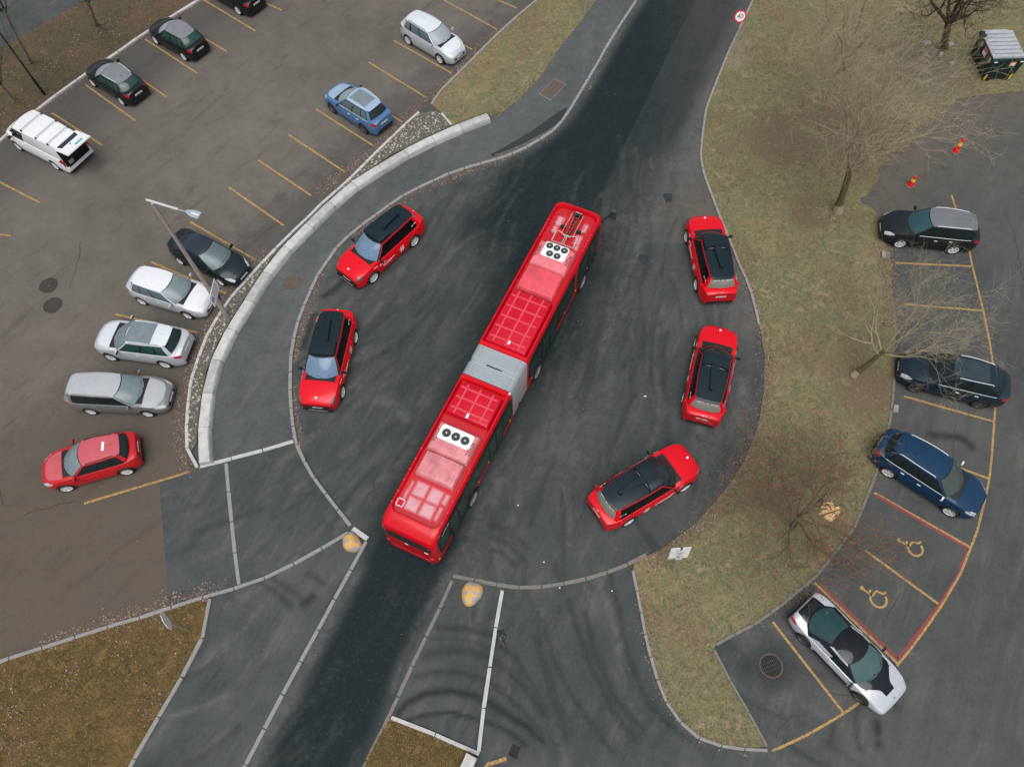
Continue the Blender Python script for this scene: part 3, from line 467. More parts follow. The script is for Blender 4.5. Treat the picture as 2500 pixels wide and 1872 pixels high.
kerb('kerb_lawn_bay', 'thin kerb between lawn tip and empty bay', .1, .09, 1.2, 'd')
kerb('kerb_lawn_park', 'weathered kerb between lawn and parking bays', .12, .09, .9, 'd')

# retaining wall of granite blocks
def wall():
    par = empty('retaining_wall', (*D['wall_l'][0], 0), label='low curved retaining wall of pale granite blocks beside the footpath', cat='wall')
    p = resample(D['wall_l'], 1.75); T = np.gradient(p, axis=0); T /= np.hypot(*T.T)[:, None]; Nn = np.stack([-T[:, 1], T[:, 0]], 1)
    r = random.Random(3)
    for i in range(len(p) - 1):
        g = .012; a = p[i] + T[i] * g; b = p[i + 1] - T[i + 1] * g; w = .47; h0 = .40 + r.uniform(-.012, .012)
        na, nb = Nn[i], Nn[i + 1]; vs = []; nl = 5; nw = 4
        rows = []
        for k in range(nl + 1):
            t = k / nl; q = a * (1 - t) + b * t; n = na * (1 - t) + nb * t; row = []
            e = .018 if k in (0, nl) else 0
            for (s, z) in ((0, -.02), (-.005, h0 - .03), (.03, h0), (.24, h0 + r.uniform(-.006, .006)), (w - .04, h0 - e), (w, h0 - .04), (w + .05 + r.uniform(-.02, .02), h0 * .5), (w + .06, -.02)):
                j = r.uniform(-.006, .006); row.append(len(vs)); vs.append((q[0] + n[0] * (s + j), q[1] + n[1] * (s + j), z + (r.uniform(-.006, .006) if z > .1 else 0) - (e if z > .3 else 0)))
            rows.append(row)
        fs = []
        for k in range(nl):
            for m in range(7): fs.append((rows[k][m], rows[k + 1][m], rows[k + 1][m + 1], rows[k][m + 1]))
        fs += [tuple(reversed(rows[0])) , tuple(rows[-1])]
        o = mkmesh('stone_block', [(v[0] - D['wall_l'][0][0], v[1] - D['wall_l'][0][1], v[2]) for v in vs], [tuple(reversed(f)) for f in fs], M_granite_l if i % 3 else M_wall2, par, 35)
    return par
M_wall2 = mat('granite_pale_grey', (.37, .375, .37), .8, 0, .2, 3, .5, 30)
wall()
# cobbles set in the strip
def cobbles():
    p = np.array(D['cobble']); lo, hi = p.min(0), p.max(0); n = 26000
    X, Y = rng.uniform(lo[0], hi[0], n), rng.uniform(lo[1], hi[1], n)
    k = inside(D['cobble'], X, Y) & (dist(D['cobble'], X, Y, True) > .07); X, Y = X[k], Y[k]
    X, Y = X[:2600], Y[:2600]; m = MB(); base = MB()
    for x, y in zip(X, Y):
        s = random.uniform(.025, .075); a = random.uniform(0, 6.28); nn = 6; e = random.uniform(.6, 1)
        r1 = [(x + s * (math.cos(a) * math.cos(t) - e * math.sin(a) * math.sin(t)), y + s * (math.sin(a) * math.cos(t) + e * math.cos(a) * math.sin(t))) for t in [2 * math.pi * q / nn for q in range(nn)]]
        z = .10
        vs = [(q[0], q[1], z - .005) for q in r1] + [(x + (q[0] - x) * .7, y + (q[1] - y) * .7, z + s * .38) for q in r1]
        m.add(vs, [tuple(range(nn, 2 * nn))] + [(i, (i + 1) % nn, nn + (i + 1) % nn, nn + i) for i in range(nn)])
    mt, nt, b = nodes_mat('cobble_stone'); w = nt.nodes.new('ShaderNodeTexWhiteNoise'); gi = nt.nodes.new('ShaderNodeNewGeometry')
    nt.links.new(gi.outputs['Random Per Island'], w.inputs['Vector']) if False else None
    nt.links.new(ramp(nt, gi.outputs['Random Per Island'], [(0, (.10, .095, .085)), (.55, (.17, .16, .14)), (.68, (.36, .32, .27)), (1, (.5, .45, .39))]), b.inputs['Base Color'])
    b.inputs['Roughness'].default_value = .8
    o = m.build('cobblestones', mt, BED); tag(o, kind='stuff')
cobbles()

# ---------------------------------------------------------------- painted lines
def strip(name, pl, w, z, m, parent):
    p = np.array(pl, float); n = len(p); T = np.gradient(p, axis=0) if n > 2 else np.repeat((p[1] - p[0])[None], 2, 0)
    T /= np.hypot(*T.T)[:, None]; Nn = np.stack([-T[:, 1], T[:, 0]], 1); r = np.random.default_rng(abs(hash(str(pl[0]))) % 1000)
    vs = []; fs = []
    for i in range(n):
        ww = w / 2
        vs += [(*(p[i] + Nn[i] * ww), z), (*(p[i] - Nn[i] * ww), z)]
    for i in range(n - 1): fs.append((2 * i + 1, 2 * i + 3, 2 * i + 2, 2 * i))
    return mkmesh(name, vs, fs, m, parent)
for l in D['lot_stripes']: strip('parking_line', resample(l, .5), .105, .012, M_yellow, LOT)
strip('parking_line', resample(D['park_curve'], .4), .095, .006, M_yellow, YARD)
for l in D['park_stripes']: strip('parking_line', resample(l, .5), .10, .004, M_yellow, YARD)
for l in D['red_stripes']: strip('red_line', resample(l, .4), .12, .005, M_red_line, YARD)
strip('yellow_line', D['yellow_low'], .13, .005, M_yellow, YARD)
def wheelchair(pts):
    head, foot, bot = (Vector((*q, 0)) for q in pts)
    u = (foot - head); ln = u.length; u.normalize(); v = Vector((-u.y, u.x, 0))
    if (bot - head).dot(v) > 0: v = -v
    def W(a, b): return head + u * (a * ln) + v * (-b * ln)
    P = lambda a, b: tuple(W(a, b)[:2])
    m = MB()
    def seg(pl, w, z=.006):
        p = np.array(resample(pl, .08)); T = np.gradient(p, axis=0); T /= np.hypot(*T.T)[:, None]; n = len(p); vs = []
        for i in range(n): vs += [(p[i, 0] - T[i, 1] * w / 2, p[i, 1] + T[i, 0] * w / 2, z), (p[i, 0] + T[i, 1] * w / 2, p[i, 1] - T[i, 0] * w / 2, z)]
        m.add(vs, [(2 * i + 1, 2 * i + 3, 2 * i + 2, 2 * i) for i in range(n - 1)])
    sg = -1
    seg([P(0, 0), P(.18, .12 * -sg), P(.44, .26 * -sg), P(.60, .02 * -sg), P(.88, .10 * -sg), P(1.0, 0)], .085)
    seg([P(.36, 0.0 * -sg), P(.30, .17 * -sg)], .085)
    seg([P(.36 + .34 * 0 + .32 + .34 * math.cos(t), (.36 - .34 * math.sin(t)) * -sg) for t in [R(a) for a in range(150, 392, 12)]], .095)
    c = W(-.01, 0.0); m.add([(c.x + .09 * math.cos(t), c.y + .09 * math.sin(t), .008) for t in [2 * math.pi * k / 12 for k in range(12)]], [tuple(range(12))])
    m.build('wheelchair_symbol', M_sym, YARD)
for q in D['chair_ref']: wheelchair(q)
M_crack = mat('asphalt_crack', (.026, .027, .027), .95)
for l in D['cracks']:
    q = resample(l, .35); q[1:-1] += rng.normal(0, .05, q[1:-1].shape); strip('crack', q, .022, .0115 if inside(D['lot'], q[:1, 0], q[:1, 1])[0] else .003, M_crack, YARD)
PATCH = None
# ---------------------------------------------------------------- text meshes
def text_mesh(txt, size=1.0, name='lettering'):
    cu = bpy.data.curves.new(name, 'FONT'); cu.body = txt; cu.size = size; cu.align_x = 'CENTER'; cu.align_y = 'CENTER'; cu.extrude = .002; cu.resolution_u = 2
    o = bpy.data.objects.new(name, cu); C.objects.link(o); dg = bpy.context.evaluated_depsgraph_get()
    me = bpy.data.meshes.new_from_object(o.evaluated_get(dg)); bpy.data.objects.remove(o); bpy.data.curves.remove(cu); me.name = name; return me
def put_text(txt, size, M, m, parent, name='lettering'):
    me = text_mesh(txt, size, name); me.materials.clear(); me.materials.append(m)
    o = link(bpy.data.objects.new(name, me), parent); o.matrix_local = M; return o
def frame(origin, xdir, up):
    x = Vector(xdir).normalized(); z = x.cross(Vector(up)).normalized(); y = z.cross(x)
    return Matrix(((x.x, y.x, z.x, origin[0]), (x.y, y.y, z.y, origin[1]), (x.z, y.z, z.z, origin[2]), (0, 0, 0, 1)))

# ---------------------------------------------------------------- wheels (shared meshes)
def tyre_mesh(r, w):
    m = MB(); h = w / 2
    m.lathe([(r * .66, -h * .8), (r * .74, -h), (r * .93, -h), (r, -h * .7), (r, h * .7), (r * .93, h), (r * .74, h), (r * .66, h * .8), (r * .66, 0)], 28, 'Y')
    return m
def rim_mesh(r, w, spokes, split):
    m = MB(); h = w / 2; ro = r * .74
    m.lathe([(ro, h * .96), (ro * .90, h * .98), (ro * .86, h * .6), (ro * .84, 0)], 28, 'Y')
    m.lathe([(ro * .2, h * .4), (ro * .2, h * .86), (ro * .1, h * .9), (1e-5, h * .9)], 14, 'Y')
    for k in range(spokes):
        for s in ((-1, 1) if split else (0,)):
            a = 2 * math.pi * k / spokes + s * .15; d = Vector((math.cos(a), 0, math.sin(a))); p = Vector((-math.sin(a), 0, math.cos(a)))
            wi, wo = (ro * .085, ro * .075) if split else (ro * .17, ro * .13); vs = []
            for rr, ww, yy in ((ro * .12, wi, h * .84), (ro * .92, wo, h * .92)):
                for q in (-1, 1):
                    vs += [d * rr + p * q * ww + Vector((0, yy, 0)), d * rr + p * q * ww + Vector((0, yy - .03, 0))]
            m.add(vs, [(0, 4, 6, 2), (1, 3, 7, 5), (0, 1, 5, 4), (2, 6, 7, 3)])
    return m
WH = {}; M_alloy_b = mat('steel_rim_grey', (.34, .34, .33), .5, .2, .1, 8)
def wheel(parent, x, y, r, left, style=(5, True), dark=False, w=.22, steer=0.):
    k = (r, style, dark, w)
    if k not in WH:
        t = tyre_mesh(r, w).build('wheel', M_rubber, None, 40); rm = rim_mesh(r, w, *style).build('rim', M_alloy_b if dark == 'bus' else M_alloy_d if dark else M_alloy, None, 40)
        disc = MB().lathe([(r * .6, 0.0), (1e-5, 0.0)], 20, 'Y').build('brake_disc', M_under)
        WH[k] = (t.data, rm.data, disc.data)
        for o in (t, rm, disc): bpy.data.objects.remove(o)
    t = link(bpy.data.objects.new('wheel', WH[k][0]), parent); t.location = (x, y, r); t.rotation_euler = (0, random.uniform(0, 1.2), 0)
    t.rotation_mode = 'ZYX' if False else 'XYZ'; t.rotation_euler = (0, random.uniform(0, 1.2), (0 if left else math.pi) + steer)
    for nm, d in (('rim', WH[k][1]), ('brake_disc', WH[k][2])): link(bpy.data.objects.new(nm, d), t)
    return t

# ---------------------------------------------------------------- car builder
def sm(t): t = max(0., min(1., t)); return t * t * (3 - 2 * t)
class Car:
    def __init__(s, name, label, key, group=None, cat='car', **k):
        p = dict(L=4.4, W=1.8, H=1.5, wb=2.65, fo=.88, rw=.325, sill=.17, hood_f=.74, hood_r=.97, belt_f=.95, belt_r=1.02, wsb=1.08, wst=1.95, rt=.62, rb=.2, nf=.68, rf=.76,
                 yt=.70, fl=1.05, rl=.95, camber=.05, win=((.05, .42), (.455, .74), (.77, .95)), wstyle=(5, True), wdark=False, rails=None, sunroof=None, clad=False, chrome=False,
                 frontdrop=.14, reardrop=.05, roofdrop_r=.08, roofdrop_f=.07, gbody=None, roofm=None, hoodm=None, ww=.22, doors=(.44, .0), mirror=None, wsm=None, sidem=None, rearm=None, fin=True, wiper=True, tail='corner', plates='rf', rsweep=.22, steer=0., spoiler=True, surround=True, wss=.955)
        p.update(k); s.__dict__.update(p); s.p = p
        cx, cy, hd, _ = D['cars'][key]
        s.root = empty(name, (cx, cy, .006 if inside(D['lot'], np.array([cx]), np.array([cy]))[0] else 0), R(hd), label, cat, group)
        s.xf = s.wb / 2 + s.fo; s.xr = s.xf - s.L
        s.xwb = s.xf - s.wsb; s.xwt = s.xf - s.wst; s.xrt = s.xr + s.rt; s.xrb = s.xr + s.rb
        s.build()
    # lower body surface
    def hw(s, x):
        d, e = s.xf - x, x - s.xr; f = 1.
        if d < s.fl: f *= 1 - (1 - s.nf) * (1 - d / s.fl) ** 2.6
        if d < .12: f *= 1 - .07 * (1 - max(d, 0) / .12) ** 2
        if e < s.rl: f *= 1 - (1 - s.rf) * (1 - e / s.rl) ** 2.6
        if e < .10: f *= 1 - .05 * (1 - max(e, 0) / .10) ** 2
        return s.W / 2 * f
    def deck(s, x):
        a, b = s.xf - .22, s.xwb
        if x >= b: z = s.hood_r + (s.hood_f - s.hood_r) * ((x - b) / (a - b)) ** 1.5 if x < a else s.hood_f
        else: z = s.belt_f + (s.belt_r - s.belt_f) * (b - x) / (b - s.xr); z += (s.hood_r - s.belt_f) * max(0, 1 - (b - x) / .4)
        d, e = s.xf - x, x - s.xr
        if d < .34: z -= s.frontdrop * (1 - max(d, 0) / .34) ** 2.2
        if e < .2: z -= s.reardrop * (1 - max(e, 0) / .2) ** 2
        return z
    def bot(s, x):
        z = s.sill; d, e = s.xf - x, x - s.xr
        if d < .5: z += .05 * (1 - d / .5)
        if e < .5: z += .10 * (1 - e / .5)
        for xa in (s.wb / 2, -s.wb / 2):
            ra = s.rw + .055; q = abs(x - xa)
            if q < ra: z = max(z, s.rw + math.sqrt(ra * ra - q * q))
        return z
    def pt(s, x, v, sd=1):
        hw, zd, zb = s.hw(x), s.deck(x), s.bot(x); zs = zd - .085
        def yz(z):
            r = (z - .2) / max(.1, zs - .2)
            return hw * (1 - .06 * ((.38 - r) / .38) ** 2 if r < .38 else 1 - .105 * ((r - .38) / .62) ** 1.8)
        if v <= .62:
            z = zb + (zs - zb) * v / .62; y = yz(z)
        else:
            u = (v - .62) / .38; y = yz(zs) * (1 - u ** 1.0); z = zs + (zd - zs) * (1 - (1 - u) ** 2.6)
        return Vector((x, y * sd, z))
    def patch(s, name, fn, a0, a1, b0, b1, off, m, na=6, nb=4, parent=None, shape=None):
        """raised panel that follows the surface fn(a, b), with its rim sunk into it"""
        A = np.linspace(a0, a1, na + 1); B = np.linspace(b0, b1, nb + 1); vs = []; fs = []
        cen = Vector((fn((a0 + a1) / 2, (b0 + b1) / 2).x * .6, 0, .4))
        def P(a, b, o):
            if shape: a, b = shape((a - a0) / (a1 - a0), (b - b0) / (b1 - b0)); a, b = a0 + a * (a1 - a0), b0 + b * (b1 - b0)
            e = 1e-3; p = fn(a, b); n = (fn(a + e, b) - fn(a - e, b)).cross(fn(a, b + e) - fn(a, b - e))
            n = n.normalized() if n.length > 1e-12 else Vector((0, 0, 1))
            if n.dot(p - cen) < 0: n = -n
            return p + n * o
        for i, a in enumerate(A):
            for j, b in enumerate(B): vs.append(P(a, b, off))
        W_ = nb + 1
        for i in range(na):
            for j in range(nb): fs.append((i * W_ + j, (i + 1) * W_ + j, (i + 1) * W_ + j + 1, i * W_ + j + 1))
        ring = [(i, 0) for i in range(na + 1)] + [(na, j) for j in range(1, nb + 1)] + [(i, nb) for i in range(na - 1, -1, -1)] + [(0, j) for j in range(nb - 1, 0, -1)]
        n0 = len(vs)
        for i, j in ring: vs.append(P(A[i], B[j], -.012))
        for k in range(len(ring)):
            k2 = (k + 1) % len(ring); a = ring[k][0] * W_ + ring[k][1]; b = ring[k2][0] * W_ + ring[k2][1]; fs.append((a, n0 + k, n0 + k2, b))
        a, b, c = vs[fs[0][0]], vs[fs[0][1]], vs[fs[0][2]]
        if (b - a).cross(c - a).dot(a - cen) < 0: fs = [tuple(reversed(f)) for f in fs]
        return mkmesh(name, vs, fs, m, parent or s.root, 40)
    # greenhouse surface: windscreen, sides and rear window between belt and roof loops
    def roofz(s, x):
        t = (x - s.xrt) / (s.xwt - s.xrt); z = s.H
        z -= s.roofdrop_f * max(0, (t - .55) / .45) ** 2 + s.roofdrop_r * max(0, (.6 - t) / .6) ** 2
        return z
    def roofpt(s, x, y):
        return Vector((x, y, s.roofz(x) - s.camber * (y / s.yt) ** 2))
    def tumble(s, x):
        t = (x - s.xrt) / (s.xwt - s.xrt); return s.yt * (1 - .13 * max(0, .5 - t) / .5 - .07 * max(0, (t - .7) / .3) ** 2)
    def bz(s, x, y):
        hw = s.hw(x); zd = s.deck(x); zs = zd - .085; u = max(0, 1 - abs(y) / (hw * .895)); return zs + (zd - zs) * (1 - (1 - u) ** 2.6) - .012
    def lo_side(s, b):
        x = (s.xwb - .36) * (1 - b) + (s.xrb + s.rsweep) * b; y = s.hw(x) * .868; return Vector((x, y, s.bz(x, y)))
    def up_side(s, b):
        x = (s.xwt - .16) * (1 - b) + (s.xrt + .06) * b; y = s.tumble(x); return s.roofpt(x, y)
    def side(s, b, t, sd=1):
        a, c = s.lo_side(b), s.up_side(b); p = a * (1 - t) + c * t; p.y += .035 * math.sin(math.pi * t); p.y *= sd; return p
    def front(s, a, t):
        f = abs(a); sg = 1 if a >= 0 else -1; c0, u0 = s.lo_side(0), s.up_side(0)
        lo = Vector((s.xwb - .36 * f ** 2.3, c0.y * f, 0)); lo.z = s.bz(lo.x, lo.y) * (1 - f ** 8) + c0.z * f ** 8
        up = s.roofpt(s.xwt - .16 * f ** 2.3, u0.y * f); p = lo * (1 - t) + up * t
        k = .05 * math.sin(math.pi * t) * (1 - f ** 3); p.x += k; p.z += k * .6; p.y += .035 * math.sin(math.pi * t) * f ** 4; p.y *= sg; return p
    def rear(s, a, t):
        f = abs(a); sg = 1 if a >= 0 else -1; c0, u0 = s.lo_side(1), s.up_side(1)
        lo = Vector((s.xrb + s.rsweep * f ** 2.3, c0.y * f, 0)); lo.z = s.bz(max(lo.x, s.xr + .01), lo.y) * (1 - f ** 8) + c0.z * f ** 8
        up = s.roofpt(s.xrt + .06 * f ** 2.3, u0.y * f); p = lo * (1 - t) + up * t
        k = .04 * math.sin(math.pi * t) * (1 - f ** 3); p.x -= k; p.z += k * .6; p.y += .035 * math.sin(math.pi * t) * f ** 4; p.y *= sg; return p
    def build(s):
        bm_, rm_, hm_ = s.body, s.roofm or s.body, s.hoodm or s.body
        # body shell
        X = set(np.linspace(s.xr, s.xf, 26).tolist())
        for xa in (s.wb / 2, -s.wb / 2):
            ra = s.rw + .055
            for q in (-1, -.985, -.94, -.85, -.72, -.55, -.3, 0, .3, .55, .72, .85, .94, .985, 1): X.add(xa + q * ra)
            X.add(xa - ra - .004); X.add(xa + ra + .004)
        for d in (.02, .05, .09, .15, .22, .3): X.add(s.xf - d)
        for d in (.02, .05, .1, .2): X.add(s.xr + d)
        X = sorted(X); X = [X[0]] + [b for a, b in zip(X[:-1], X[1:]) if b - a > .003]
        V = [0, .12, .25, .38, .5, .57, .62, .65, .70, .78, .88, 1.0]
        vs = []; rows = []; fs = []
        for x in X:
            half = [s.pt(x, v) for v in V]; ring = half + [Vector((p.x, -p.y, p.z)) for p in reversed(half[:-1])]
            rows.append(list(range(len(vs), len(vs) + len(ring)))); vs += ring
        for i in range(len(X) - 1):
            for j in range(len(rows[0]) - 1): fs.append((rows[i][j], rows[i + 1][j], rows[i + 1][j + 1], rows[i][j + 1]))
        fs += [tuple(rows[0]), tuple(reversed(rows[-1]))]
        s.bodyo = mkmesh('body', vs, [tuple(f) for f in fs], bm_, s.root, 38)
        MB().box(((s.xf + s.xr) / 2, 0, .33), (s.L - .4, s.W - .56, .40)).build('underbody', M_under, s.root)  # unseen box, hung low to block light through the arches and below
        # cabin shell
        gb = s.gbody or s.body; vs = []; fs = []; T = [0, .1, .3, .5, .7, .9, 1.0]
        loop = [('f', a) for a in np.linspace(0, 1, 7)[:-1]] + [('s', b) for b in np.linspace(0, 1, 15)] + [('r', a) for a in np.linspace(1, 0, 7)[1:]]
        cols = []
        for sd in (1, -1):
            for kind, a in (loop if sd == 1 else list(reversed(loop))[1:-1]):
                col = []
                for t in T:
                    p = s.front(a * sd, t) if kind == 'f' else s.side(a, t, sd) if kind == 's' else s.rear(a * sd, t)
                    col.append(len(vs)); vs.append(p)
                cols.append(col)
        n = len(cols)
        for i in range(n):
            c0, c1 = cols[i], cols[(i + 1) % n]
            for j in range(len(T) - 1): fs.append((c0[j], c1[j], c1[j + 1], c0[j + 1]))
        mkmesh('cabin_frame', vs, [tuple(reversed(f)) if False else f for f in fs], gb, s.root, 38)
        # roof
        vs = []; fs = []; ny = 10; xs = []
        up = [s.front(a, 1) for a in np.linspace(.02, 1, 7)[:-1]] + [s.up_side(b) for b in np.linspace(0, 1, 15)] + [s.rear(a, 1) for a in np.linspace(1, .02, 7)[1:]]
        for p in up:
            for j in range(ny + 1):
                y = p.y * (1 - 2 * j / ny); q = s.roofpt(p.x, y); vs.append(Vector((q.x, q.y, q.z + .004)))
        for i in range(len(up) - 1):
            for j in range(ny):
                a = i * (ny + 1) + j; fs.append((a, a + 1, a + ny + 2, a + ny + 1))
        if (vs[fs[60][1]] - vs[fs[60][0]]).cross(vs[fs[60][2]] - vs[fs[60][0]]).z < 0: fs = [tuple(reversed(f)) for f in fs]
        s.roofo = mkmesh('roof', vs, fs, rm_, s.root, 40)
        # glass
        gl = glass('car_glass'); wsm, sm_, rmm = s.wsm or gl, s.sidem or gl, s.rearm or gl
        s.patch('windscreen_surround', s.front, -s.wss, s.wss, .015, 1.0, .003, M_gloss, 14, 5)
        ws = s.patch('windscreen', s.front, -.93, .93, .05, .96, .006, wsm, 12, 6)
        if s.wiper:
            m = MB()
            for y0, y1 in ((-.55, .0), (.05, .6)):
                m.tube([s.front(y0, .05) + Vector((.0, 0, .02)), s.front(y1, .16) + Vector((.0, 0, .025))], .011, 4)
            m.build('wiper', M_black, ws)
        if s.rearm is not False:
            s.patch('rear_window', s.rear, -.86, .86, .12, .9, .006, rmm, 10, 5)
        for sd in (1, -1):
            if s.surround: s.patch('window_surround', lambda b, t, sd=sd: s.side(b, t, sd), s.win[0][0] - .02, s.win[-1][1] + .015, .045, .91, .003, M_gloss, 12, 4)
            for b0, b1 in s.win: s.patch('side_window', lambda b, t, sd=sd: s.side(b, t, sd), b0, b1, .07, .88, .007, sm_, 5, 4)
        # cowl, bonnet, doors, boot
        s.patch('cowl', lambda x, v: s.pt(x, .62 + .38 * (1 - abs(v))) if v >= 0 else s.pt(x, .62 + .38 * (1 - abs(v)), -1), s.xwb - .36, s.xwb + .07, -.82, .82, .004, M_black, 4, 10)
        s.patch('bonnet', lambda x, v: s.pt(x, .62 + .38 * (1 - abs(v)), 1 if v >= 0 else -1), s.xwb + .085, s.xf - .2, -.86, .86, .007, hm_, 8, 12,
                shape=lambda a, b: (a * (1 - .22 * (2 * b - 1) ** 4 * a), .5 + (b - .5) * (1 - .10 * a)))
        xa, xb, xc = s.lo_side(.02).x + .05, s.lo_side(s.win[0][1] + .015).x, (s.lo_side(s.win[1][1] + .01).x if len(s.win) > 1 else None)
        xc = max(xc, -s.wb / 2 + s.rw * .75) if xc else None
        for sd in (1, -1):
            for nm, x0, x1 in (('front_door', xb + .006, min(xa, s.wb / 2 - s.rw - .1)),) + ((('rear_door', xc, xb - .006),) if xc and xc < xb - .4 else ()):
                d = s.patch(nm, lambda x, v, sd=sd: s.pt(x, v, sd), x0, x1, .10, .60, .006, s.body, 6, 5)
                q = s.pt(x0 + .14, .50, sd); MB().box((q.x, q.y + sd * .02, q.z), (.16, .03, .03)).build('handle', M_chrome if s.chrome else s.body, d)
            # mirror
            q = s.side(.03, .06, sd); mm = MB(); mm.box((0, 0, 0), (.09, .2, .13), taper=.8)
            o = mm.build('mirror', s.mirror or s.body, s.root, 50); o.location = (q.x + .02, sd * (s.W / 2 + .07), q.z + .09)
            MB().box((0, -sd * .12, -.05), (.05, .1, .03)).build('mirror_arm', M_black, o)
            MB().box((-.047, 0, 0), (.006, .17, .1)).build('mirror_glass', gl, o)
            # lamps
            s.patch('headlight', lambda x, v, sd=sd: s.pt(x, v, sd), s.xf - .50, s.xf - .06, .50, .66, .008, s.hlm if hasattr(s, 'hlm') else M_lampglass, 6, 3, shape=lambda a, b: (a, b if a > .5 else .5 + (b - .5) * (.25 + 1.5 * a)))
            s.patch('tail_light', lambda x, v, sd=sd: s.pt(x, v, sd), s.xr + .005, s.xr + .30, .46, .66, .008, M_tail, 5, 3, shape=lambda a, b: (a, .5 + (b - .5) * (1 - .6 * a)))
            for sx in (1, -1): wheel(s.root, sx * s.wb / 2, sd * (s.W / 2 - s.ww / 2 + .012), s.rw, sd > 0, s.wstyle, s.wdark, s.ww, s.steer if sx > 0 else 0)
            if s.clad:
                for xw in (s.wb / 2, -s.wb / 2):
                    m = MB(); ra = s.rw + .05; vs = []; n = 14
                    for k in range(n + 1):
                        a = math.pi * (k / n) * 1.06 - .03 * math.pi; 
                        for rr, dy in ((ra - .01, -.02), (ra, .012), (ra + .055, .012), (ra + .065, -.02)):
                            x = xw + rr * math.cos(a); z = s.rw + rr * math.sin(a); vs.append((x, sd * (abs(s.pt(min(max(x, s.xr + .02), s.xf - .02), .3).y) + dy), max(z, .2)))
                    fs = [(k * 4 + j, (k + 1) * 4 + j, (k + 1) * 4 + j + 1, k * 4 + j + 1) for k in range(n) for j in range(3)]
                    m.add(vs, fs); m.build('wheel_arch_trim', M_black, s.root, 40)
                s.patch('sill_trim', lambda x, v, sd=sd: s.pt(x, v, sd), -s.wb / 2 + s.rw + .06, s.wb / 2 - s.rw - .06, 0, .10, .012, M_black, 6, 2)
            if s.rails:
                pts = [s.side(b, .985, sd) + Vector((0, -.03 * sd, .05 if .1 < b < .9 else .01)) for b in (.09, .13, .3, .5, .7, .87, .91)]
                MB().tube(pts, .019, 6).build('roof_rail', s.rails, s.root, 50)
            if s.chrome:
                for b0, b1 in ((s.win[0][0] - .02, s.win[-1][1] + .02),):
                    MB().tube([s.side(b, .045, sd) + Vector((0, .006 * sd, 0)) for b in np.linspace(b0, b1, 9)], .012, 4).build('window_trim', M_chrome, s.root)
        if s.sunroof:
            x0, x1, yw, m = s.sunroof
            s.patch('sunroof', lambda x, y: s.roofpt(x, y), s.xrt + (s.xwt - s.xrt) * x0, s.xrt + (s.xwt - s.xrt) * x1, -s.yt * yw, s.yt * yw, .010, m, 6, 6)
        if s.fin:
            q = s.roofpt(s.xrt + .28, 0); MB().add([(q.x + .1, 0, q.z), (q.x - .07, -.02, q.z), (q.x - .07, .02, q.z), (q.x - .06, 0, q.z + .07)], [(0, 1, 3), (0, 3, 2), (1, 2, 3)]).build('aerial', rm_ if not s.gbody else M_black, s.root)
        # plates, grille
        def plate(x, z, sgn):
            o = MB().box((0, 0, 0), (.012, .5, .11)).build('number_plate', M_sticker, s.root); o.location = (x, 0, z); o.rotation_euler = (0, sgn * .12, 0)
            m = MB()
            for k in range(7):
                if k != 2: m.box((sgn * .0075, -.17 + k * .058, 0), (.003, .03 + .01 * (k % 2), .065))
            tag(m.build('plate_characters', M_black, o), kind='stuff')
        if 'f' in s.plates: plate(s.xf + .008, .42, 1)
        if 'r' in s.plates: plate(s.xr - .008, s.deck(s.xr) - .30, -1)
        m = MB(); zf = s.deck(s.xf); m.box((s.xf + .001, 0, zf * .62), (.012, s.hw(s.xf) * 1.5, .16)); m.build('grille', M_black, s.root)
        m = MB(); m.box((s.xr - .001, 0, .36), (.02, s.hw(s.xr) * 1.8, .13)); m.build('rear_valance', M_black, s.root)
        if s.spoiler and s.rearm is not False:
            vs = []; n = 8
            for k in range(n + 1):
                a = -.9 + 1.8 * k / n; p = s.rear(a, 1); d = Vector((-.11, 0, -.02)); vs += [p + Vector((.02, 0, .012)), p + d, p + d + Vector((.02, 0, -.03))]
            fs = [(3 * k + j, 3 * k + 3 + j, 3 * k + 4 + j, 3 * k + 1 + j) for k in range(n) for j in range(2)]
            mkmesh('roof_spoiler', vs, fs, rm_, s.root, 40)

M_gloss = mat('gloss_black_trim', (.01, .011, .012), .25, spec=.35)
frost_g = glass('frosted_glass', (.27, .31, .33), .35); mist_g = glass('misted_glass', (.10, .14, .15), .2); teal_g = glass('tinted_glass', (.02, .055, .05), .06); grey_g = glass('hazy_glass', (.16, .20, .22), .22)  # pale tints mix frost and mist with sky reflection put into the colour
fr_grey = mat('frosted_dark_paint', (.17, .18, .195), .55, 0, .12, 2.5, coat=.2)
black_p = paint('paint_black', (.008, .012, .013)); teal_p = paint('paint_blue_black', (.006, .016, .020))
silver_p = paint('paint_silver', (.50, .53, .56), .3, .4); silver_f = mat('frosted_silver_paint', (.60, .635, .68), .5, .1, .06, 2, coat=.3)
CARS = 'cars in the left car park'; RIGHTC = 'cars in the right parking bays'
Car('parked_car', 'dark hatchback with bright roof rails and grey frosted roof, nose to the far kerb', 'audi', CARS, L=4.29, W=1.79, H=1.44, wb=2.65, fo=.88, rw=.31, body=black_p, roofm=fr_grey, gbody=black_p, rails=M_chrome, rearm=teal_g, sidem=teal_g, wsm=frost_g, wst=1.98, rt=.75, yt=0.630, wiper=False)
Car('parked_car', 'small black hatchback with frosted roof and rear badge, parked above the hatchback with roof rails', 'golf', CARS, L=4.22, W=1.76, H=1.48, wb=2.58, fo=.88, rw=.31, body=black_p, roofm=fr_grey, wsm=frost_g, rearm=teal_g, sidem=teal_g, rt=.7, yt=0.610, wiper=False)
